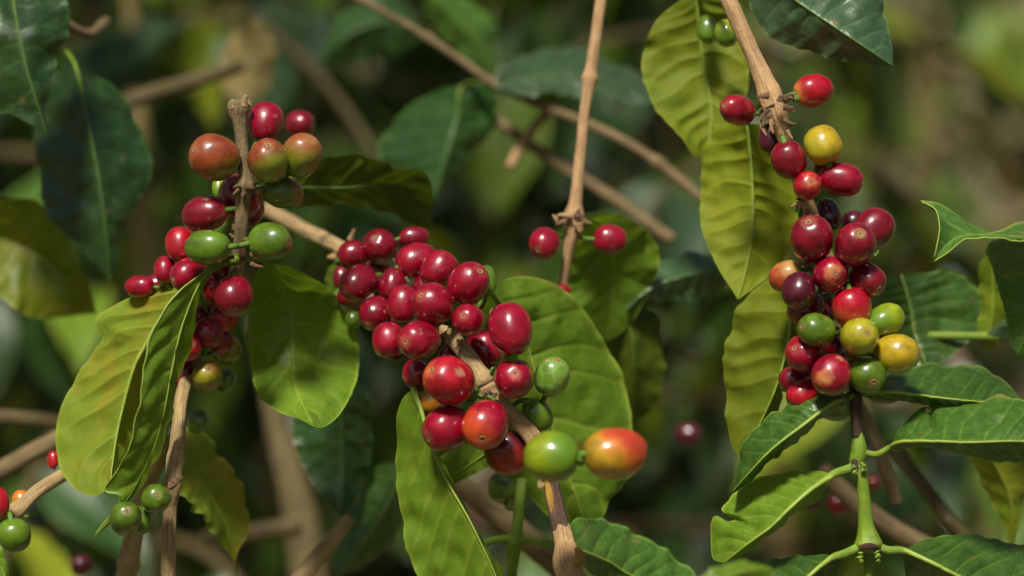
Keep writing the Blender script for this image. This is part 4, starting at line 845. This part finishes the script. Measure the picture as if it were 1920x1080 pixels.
leaf(b3, [(1692, 1032, -3), (1724, 1045, -6), (1758, 1061, -8), (1795, 1080, -8), (1900, 1130, -4), (1960, 1165, 0)],
     [(1706, 1026, -1), (1743, 1013, 2), (1798, 1006, 5), (1873, 1009, 8), (1920, 1014, 8), (1985, 1050, 6), (2000, 1110, 4)], [(1694, 1042, 0), (1697, 1065, 4), (1710, 1090, 6), (1780, 1140, 6), (1880, 1165, 4)],
     'glossy', nv=9, nt=140, relief=2.0, rib=9, wave=1.2, petiole=[(1640, 1022, -2), (1665, 1032, -3)], tilt=(6, 0), label='bottom right leaf of the green tip with blistered surface')
leaf(b3, [(1508, 492, 18), (1488, 560, 18), (1478, 640, 18), (1452, 735, 20), (1392, 862, 26)],
     [(1465, 500, 26), (1425, 528, 30), (1400, 556, 32), (1378, 600, 34), (1362, 660, 34), (1355, 720, 33), (1362, 790, 31), (1374, 840, 29)],
     [(1505, 560, 26), (1498, 640, 28), (1475, 735, 30), (1430, 810, 28)],
     'olive', nv=8, nt=120, relief=1.8, rib=7, under=True, wave=1.5, petiole=[(1555, 490, 10), (1525, 484, 14)], label='long yellow green leaf hanging behind the left side of the right cluster')
leaf(b3, [(1402, 232, 34), (1410, 330, 38), (1411, 430, 38), (1400, 500, 36), (1384, 562, 32)],
     [(1372, 228, 42), (1340, 245, 46), (1318, 290, 48), (1311, 340, 48), (1313, 390, 47), (1320, 440, 44), (1345, 500, 38), (1370, 540, 34)],
     [(1432, 238, 40), (1460, 270, 44), (1485, 330, 48), (1494, 390, 48), (1490, 440, 46), (1460, 500, 40), (1420, 535, 35)],
     'yellow', nv=9, nt=120, relief=1.8, rib=6, under=True, wave=1.3, petiole=[(1436, 188, 12), (1415, 205, 24)], label='broad lime yellow leaf hanging left of the twig')
leaf(b3, [(1305, -20, 56), (1312, 60, 60), (1322, 140, 62), (1334, 210, 60), (1325, 295, 56)], [(1262, 10, 66), (1230, 40, 70), (1208, 90, 72), (1204, 130, 70), (1222, 190, 66), (1255, 240, 62), (1295, 285, 58)], [(1360, -5, 64), (1396, 40, 68), (1404, 110, 68), (1400, 180, 66), (1370, 240, 62), (1340, 280, 58)],
     'olive', nv=9, nt=110, relief=1.8, rib=7, wave=1.5, under=True, petiole=[(1352, -20, 25)], tilt=(-10, -10), label='shaded olive leaf with yellow patches at the top')
leaf(b3, [(1425, -60, 10), (1480, -8, 4), (1560, 48, 0), (1620, 88, -2), (1673, 124, 0)], [(1520, -80, 14), (1590, -70, 12), (1640, -40, 8), (1662, 10, 4), (1669, 60, 2), (1673, 100, 0)], [(1392, -25, 16), (1410, 25, 16), (1440, 60, 14), (1500, 95, 10), (1580, 112, 6), (1640, 121, 2)],
     'slate', nv=8, nt=120, relief=1.3, rib=5, wave=1.0, petiole=[(1360, -30, 18)], tilt=(6, 0), label='bluish green glossy leaf reaching in from the top edge')
cherry(b3, 1325, 55, 18, 26, 50, 'G', ang=90, stalk=False, twig=t3, label='small green cherry beside the top of the twig'); cherry(b3, 1362, 62, 22, 25, 40, 'YG', ang=90, stalk=False, twig=t3)

# ---- thin upright twig in the middle distance
b4 = thing('coffee_branch', 'thin straight twig hanging from the top, two crimson cherries at its lower node', 'coffee branch', P(1130, -30, 70), 'fruiting coffee branches')
_, t4 = stem(b4, [(1130, -30, 70, 10), (1118, 60, 66, 10), (1105, 150, 62, 12), (1095, 220, 60, 10), (1085, 320, 56, 11), (1077, 400, 54, 14), (1076, 425, 54, 18), (1066, 470, 54, 10), (1052, 560, 56, 9)], BARK_PINK, nodes=[(0.31, 0.3, 0.015), (0.74, 0.35, 0.02)], nseg=20)
cherry(b4, 1021, 456, 28, 30, 48, 'R', apex=(1008, 470), twig=t4); cherry(b4, 1144, 449, 31, 26, 50, 'R', ang=0, twig=t4); cherry(b4, 1053, 546, 17, 13, 54, 'R', ang=0, twig=t4)
for (x, y, a, l, r) in [(1070, 405, 170, 40, 6), (1060, 415, 190, 30, 7), (1045, 412, 130, 20, 5), (1085, 420, 280, 26, 9), (1080, 405, 60, 22, 6), (1095, 415, 340, 24, 5)]: stub(b4, x, y, 50, a, l, r, random.choice([BARK_PINK, HUSK]))
leaf(b4, [(1098, 408, 62), (1135, 430, 76), (1150, 490, 84), (1150, 550, 88), (1140, 640, 92)], [(1090, 430, 76), (1070, 470, 86), (1066, 530, 92), (1085, 600, 94)], [(1140, 405, 72), (1185, 415, 80), (1225, 450, 88), (1236, 490, 92), (1215, 550, 96), (1180, 610, 96)],
     'fresh', nv=8, nt=80, ns=18, relief=0.8, rib=4, tilt=(-8, -8), label='mid green leaf behind the right one of the two cherries')
leaf(b4, [(1375, 500, 96), (1330, 508, 92), (1270, 522, 90), (1215, 545, 88), (1172, 584, 86)], [(1340, 480, 100), (1280, 478, 100), (1220, 486, 98), (1186, 500, 94), (1178, 540, 90)], [(1345, 545, 96), (1300, 560, 96), (1250, 562, 94), (1210, 568, 90)],
     'slate', nv=9, nt=80, ns=18, relief=1.2, rib=3, petiole=[(1440, 505, 110)], tilt=(6, 0), label='bluish green leaf with strong cross veins pointing left')

# ---- lower left tan branch with two cherries
b5 = thing('coffee_branch', 'tan branch entering at the lower left corner with a red and a green cherry', 'coffee branch', P(-60, 1010, 15), 'fruiting coffee branches')
_, t5 = stem(b5, [(-60, 1000, 15, 13), (20, 965, 18, 13), (70, 922, 24, 13), (125, 885, 34, 13), (190, 838, 50, 12), (260, 790, 70, 12)], BARK, nseg=20, nodes=[(0.2, 0.3, 0.03)])
cherry(b5, -4, 943, 22, 28, 8, 'B', ang=90, twig=t5, label='bright red cherry cut by the left edge'); cherry(b5, 27, 1003, 30, 30, 6, 'G', ang=-80, twig=t5, label='green cherry at the lower left corner')
cherry(b5, 100, 862, 11, 17, 40, 'B', ang=90, twig=t5); cherry(b5, 40, 940, 18, 20, 30, 'O', ang=90, twig=t5)
leaf(b5, [(-60, 1040, 10), (-20, 1050, 8), (8, 1075, 8), (12, 1130, 8)], [(-30, 1075, 8), (-20, 1110, 8)], [(-10, 1020, 10), (10, 1040, 10), (14, 1080, 10)], 'fresh', nt=40, ns=10, rib=3)

# ---- mid-distance leafy branches
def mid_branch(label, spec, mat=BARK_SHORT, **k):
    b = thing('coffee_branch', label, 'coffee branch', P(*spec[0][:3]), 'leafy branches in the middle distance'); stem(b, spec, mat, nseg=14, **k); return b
m1 = mid_branch('shaded leafy branch at the upper left with a drooping pointed dark leaf', [(-140, -60, 110, 12), (0, -40, 90, 11), (150, 60, 110, 10), (200, 40, 150, 9)])
leaf(m1, [(18, -50, 62), (30, 30, 58), (48, 120, 56), (66, 180, 56), (90, 258, 58)], [(-60, -20, 66), (-100, 60, 66), (-80, 150, 64), (-20, 212, 62), (20, 214, 60), (55, 232, 58), (76, 248, 58)], [(80, -40, 68), (122, 0, 68), (130, 60, 66), (104, 118, 64), (94, 160, 62), (84, 200, 60)],
     'dark', nv=7, nt=110, relief=0.7, rib=6, wave=1.2, petiole=[(10, -60, 80)], label='pointed green leaf with a light midrib, cut by the left edge')
leaf(m1, [(143, 128, 96), (165, 230, 90), (185, 330, 88), (199, 430, 88), (207, 528, 90)], [(105, 140, 104), (72, 190, 106), (62, 250, 104), (72, 340, 100), (92, 405, 98), (135, 450, 94), (178, 492, 92)], [(190, 142, 104), (235, 180, 108), (268, 250, 108), (277, 330, 104), (252, 395, 98), (232, 430, 94), (226, 480, 92)],
     'dark', nv=9, nt=120, relief=0.8, rib=4.5, wave=1.4, petiole=[(120, 90, 110)], label='large dark green drooping leaf with a grey green tip')
m2 = mid_branch('blurred branch at the left edge with a yellow green leaf lit from above', [(-120, 380, 150, 12), (-20, 420, 150, 11), (60, 440, 170, 9)])
leaf(m2, [(-80, 400, 130), (0, 445, 125), (75, 480, 122), (130, 530, 120), (182, 588, 122)], [(-10, 372, 140), (70, 380, 140), (120, 420, 136), (150, 500, 130)], [(-60, 480, 110), (-10, 545, 108), (40, 588, 110), (95, 598, 114), (150, 590, 120)], 'olive', tilt=(-36, 6), nv=7, nt=80, ns=18, relief=0.8, rib=4)
m3 = mid_branch('diagonal pale branch crossing behind the thin straight twig', [(620, -30, 170, 7), (760, 45, 170, 7), (860, 110, 170, 8), (940, 165, 168, 8), (1060, 215, 164, 8), (1150, 255, 160, 10), (1240, 310, 158, 10), (1330, 385, 156, 9), (1420, 470, 154, 9)], wob=0.2, nodes=[(0.22, 0.35, 0.012), (0.47, 0.4, 0.012), (0.74, 0.35, 0.012)])
leaf(m3, [(868, 160, 175), (858, 220, 171), (842, 280, 169), (815, 372, 169)], [(800, 180, 185), (740, 220, 191), (712, 280, 191), (740, 330, 185), (780, 355, 175)], [(915, 160, 181), (934, 190, 183), (922, 240, 181), (885, 290, 177), (850, 340, 173)], 'dark', nv=8, nt=90, ns=18, relief=0.6, rib=4, petiole=[(930, 160, 205)], label='broad shaded leaf hanging above the cluster')
leaf(m3, [(925, 165, 165), (1000, 145, 168), (1080, 138, 170), (1160, 155, 168), (1235, 192, 164)], [(970, 115, 180), (1040, 92, 186), (1110, 96, 186), (1180, 128, 180), (1215, 165, 172)], [(980, 182, 160), (1050, 176, 160), (1120, 178, 160), (1190, 194, 160)], 'slate', nv=8, nt=80, ns=16, relief=0.8, rib=3, tilt=(6, 0), label='grey green leaf shining behind the straight twig')
leaf(m3, [(1000, 190, 176), (1030, 165, 178), (1060, 150, 180), (900, 180, 180)][:3], [(1000, 165, 180), (1020, 155, 180)], [(1040, 190, 180), (1055, 175, 180)], 'fresh', nt=30, ns=8, rib=2)
leaf(m3, [(800, 60, 290), (760, 40, 286), (700, 45, 284), (640, 75, 284), (600, 120, 286)], [(760, 10, 300), (690, 5, 300), (630, 35, 296)], [(770, 85, 290), (710, 105, 290), (640, 125, 290)], 'dark', nt=60, ns=14, rib=3)
leaf(m3, [(930, 150, 270), (900, 90, 266), (860, 40, 264), (800, -20, 264)], [(940, 100, 278), (920, 40, 278), (860, -10, 274)], [(890, 130, 270), (850, 90, 270), (800, 30, 268)], 'glossy', nt=60, ns=14, rib=3)
m4 = mid_branch('second pale branch sloping down to the two cherries of the straight twig', [(900, 200, 190, 10), (980, 262, 185, 11), (1070, 320, 180, 12), (1160, 378, 176, 13), (1260, 450, 172, 12)])
stem(m4, [(1065, 150, 186, 9), (1020, 215, 184, 9), (985, 262, 182, 10), (955, 315, 178, 9)], BARK_PINK, 'side_twig', label='short pinkish side twig')
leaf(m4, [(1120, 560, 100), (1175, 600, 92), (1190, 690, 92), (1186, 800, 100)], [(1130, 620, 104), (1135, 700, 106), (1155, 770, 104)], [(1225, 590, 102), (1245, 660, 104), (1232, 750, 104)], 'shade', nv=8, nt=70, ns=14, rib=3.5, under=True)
m5 = mid_branch('thick blurred olive stem rising at the bottom, left of centre', [(585, 1130, 300, 40), (570, 1000, 306, 36), (548, 900, 312, 30), (525, 820, 320, 26), (510, 740, 326, 22), (480, 600, 340, 18)], BARK_MOSS, wob=0.1)
stem(m5, [(380, 1010, 236, 16), (470, 1000, 236, 18), (560, 985, 236, 20)], BARK_MOSS, 'side_branch')
leaf(m5, [(455, 20, 285), (462, 70, 290), (468, 130, 292), (465, 200, 292)], [(430, 60, 300), (415, 110, 302), (420, 165, 298)], [(490, 40, 298), (512, 90, 302), (508, 160, 298)], 'straw', nt=50, ns=12, rib=3, label='blurred straw coloured leaf high behind the broken twig')
stem(m5, [(235, 192, 240, 16), (300, 170, 240, 15), (400, 140, 240, 15), (450, 122, 250, 14)], BARK_MOSS, 'side_branch')
m6 = mid_branch('tan branch stub slanting up at the bottom beside the dark hanging leaf', [(520, 1140, 70, 18), (575, 1070, 74, 17), (620, 1015, 78, 15), (655, 972, 82, 12)], BARK)
leaf(m6, [(628, 690, 92), (640, 780, 96), (642, 870, 98), (640, 970, 94)], [(580, 730, 104), (552, 790, 108), (560, 850, 106), (595, 920, 100)], [(680, 720, 104), (696, 800, 108), (690, 880, 106), (668, 935, 100)], 'dark', nv=8, nt=90, ns=18, relief=1.0, rib=3.5, petiole=[(640, 640, 110)], label='dark hanging leaf below the puckered green one')
leaf(m6, [(762, 868, 108), (735, 930, 104), (695, 1000, 102), (630, 1085, 104)], [(700, 880, 114), (650, 950, 116), (622, 1020, 112)], [(770, 930, 112), (740, 1000, 112), (690, 1060, 108)], 'glossy', nv=8, nt=70, ns=16, relief=0.9, rib=3)
m7 = mid_branch('blurred tan branch slanting under the middle cluster', [(800, 865, 100, 22), (870, 915, 98, 22), (960, 985, 96, 24), (1060, 1075, 92, 24), (1100, 1130, 90, 24)])
m8 = thing('coffee_branch', 'green shoot with a four-way joint below the dull red cherry', 'coffee branch', P(955, 1140, 40), 'leafy branches in the middle distance')
stem(m8, [(955, 1140, 40, 10), (962, 1060, 42, 10), (966, 1015, 42, 15), (970, 990, 42, 11), (975, 930, 44, 11), (978, 900, 46, 12)], STEM, 'green_stem', wob=0.05, nodes=[(0.5, 0.2, 0.04)])
stem(m8, [(966, 1012, 42, 9), (930, 1012, 40, 7), (890, 1028, 38, 7), (850, 1060, 38, 6)], STEM, 'petiole', wob=0.05); stem(m8, [(966, 1012, 42, 9), (1000, 1014, 40, 7), (1040, 1022, 38, 7)], STEM, 'petiole', wob=0.05)
m9 = mid_branch('pale brown branch slanting down behind the leafy tip at right', [(1590, 720, 62, 11), (1640, 820, 62, 12), (1665, 890, 62, 14), (1682, 945, 62, 12)])
m10 = mid_branch('tan branch crossing low behind the green stem at right', [(1540, 880, 110, 17), (1600, 940, 110, 18), (1680, 995, 110, 19), (1760, 1040, 110, 20), (1860, 1110, 110, 20)])
stem(m10, [(1670, 830, 120, 13), (1715, 890, 116, 13), (1770, 960, 112, 13), (1830, 1030, 112, 14)], BARK_MOSS, 'side_branch')
for (x, y, r, d) in [(1520, 940, 17, 105), (1573, 945, 20, 104), (1290, 815, 22, 150), (1636, 905, 14, 112)]: cherry(m10, x, y, r * 1.1, r, d + 40, 'M' if x < 1540 else 'D', stalk=False)
m11 = mid_branch('leafy stem at the right edge with dark and curled leaves', [(2010, 640, 60, 9), (1920, 632, 64, 9), (1800, 630, 68, 8), (1700, 628, 74, 7)], STEM, wob=0.05)
leaf(m11, [(1690, 515, 72), (1708, 580, 70), (1716, 630, 68), (1740, 694, 64)], [(1660, 520, 80), (1636, 560, 84), (1640, 620, 82), (1690, 675, 70)], [(1745, 512, 80), (1800, 515, 84), (1842, 545, 84), (1852, 585, 82), (1828, 630, 76), (1780, 670, 68)], 'glossy', nv=9, nt=100, relief=1.5, rib=3.6, label='dark green broad leaf behind the amber cherry')
leaf(m11, [(1990, 450, 20), (1920, 444, 16), (1850, 440, 12), (1800, 445, 8), (1772, 462, 6), (1749, 492, 4)],
     [(1960, 400, 44), (1900, 425, 34), (1850, 438, 24), (1820, 418, 18), (1790, 398, 14), (1760, 384, 12), (1724, 378, 10), (1752, 392, 6), (1760, 425, 4), (1756, 465, 3)],
     [(1970, 455, 8), (1920, 450, 6), (1850, 449, 4), (1800, 455, 3), (1775, 474, 3)], 'glossy', nv=8, nt=120, relief=0.5, rib=2.0, edge=0.4, wave=0.4, tilt=(0, 0), margin=(0, -1), label='sharply curled leaf tip at the right edge')
leaf(m11, [(2010, 440, 14), (1970, 500, 22), (1938, 580, 28), (1908, 668, 32)], [(1960, 445, 10), (1900, 446, 10), (1858, 450, 14), (1850, 475, 20), (1864, 520, 26), (1882, 580, 30), (1892, 630, 32)], [(2010, 540, 30), (1990, 600, 32), (1940, 650, 32)], 'glossy', nv=8, nt=80, relief=0.8, rib=3, label='dark green blade hanging below the curled tip')
leaf(m11, [(1860, 470, 64), (1862, 540, 66), (1860, 600, 66), (1850, 660, 68)], [(1838, 500, 70), (1835, 570, 72), (1838, 630, 70)], [(1884, 510, 70), (1888, 580, 72), (1872, 640, 70)], 'olive', nt=60, ns=12, rib=2.5)
leaf(m11, [(1960, 640, 60), (1915, 625, 56), (1885, 612, 54), (1850, 628, 56)], [(1930, 590, 66), (1895, 590, 64), (1872, 605, 60)], [(1920, 640, 54), (1890, 636, 54)], 'slate', nt=50, ns=12, rib=2.5)
leaf(m11, [(1850, 840, 60), (1885, 910, 64), (1898, 960, 66), (1898, 1030, 68)], [(1822, 860, 72), (1840, 900, 74), (1868, 950, 72)], [(1920, 880, 72), (1926, 930, 74), (1912, 980, 70)], 'yellow', nt=60, ns=12, rib=3.5, label='yellow green leaf hanging under the notched leaf')
m12 = mid_branch('soft blurred twig pair at the left edge below the yellow green leaf', [(-60, 910, 110, 17), (20, 872, 108, 17), (110, 822, 106, 17), (210, 770, 106, 16)])
stem(m12, [(-50, 780, 150, 14), (40, 784, 150, 14), (130, 792, 150, 14), (230, 790, 150, 13)], BARK_MOSS, 'side_branch')
m13 = mid_branch('blurred tan stem low down left of the tan twig', [(225, 1140, 50, 20), (240, 1060, 50, 19), (258, 970, 50, 17), (285, 890, 52, 15), (320, 820, 56, 13)], BARK, nodes=[(0.25, 0.2, 0.03)])
for (x, y, r, d) in [(153, 1060, 19, 150), (562, 233, 25, 90)]: cherry(m13 if x < 300 else m1, x, y, r * 1.05, r, d, 'M' if x < 300 else 'D', stalk=False)
m14 = mid_branch('out of focus leaf sprig right at the bottom edge, nearer than the leafy tip', [(1330, 1180, -90, 8), (1350, 1140, -88, 8)], STEM)
leaf(m14, [(1290, 1150, -96), (1340, 1100, -92), (1395, 1072, -88), (1450, 1068, -84)], [(1290, 1110, -92), (1330, 1072, -88), (1385, 1052, -84), (1430, 1058, -84)], [(1340, 1140, -88), (1400, 1120, -84), (1440, 1090, -84)], 'fresh', nt=60, ns=12, rib=3)

for o in list(bpy.data.objects):
    if 'is_leaf' in o: del o['is_leaf']
print('objects', len(bpy.data.objects), 'tris', sum(len(o.data.loop_triangles) or len(o.data.polygons) * 2 for o in bpy.data.objects if o.type == 'MESH'))
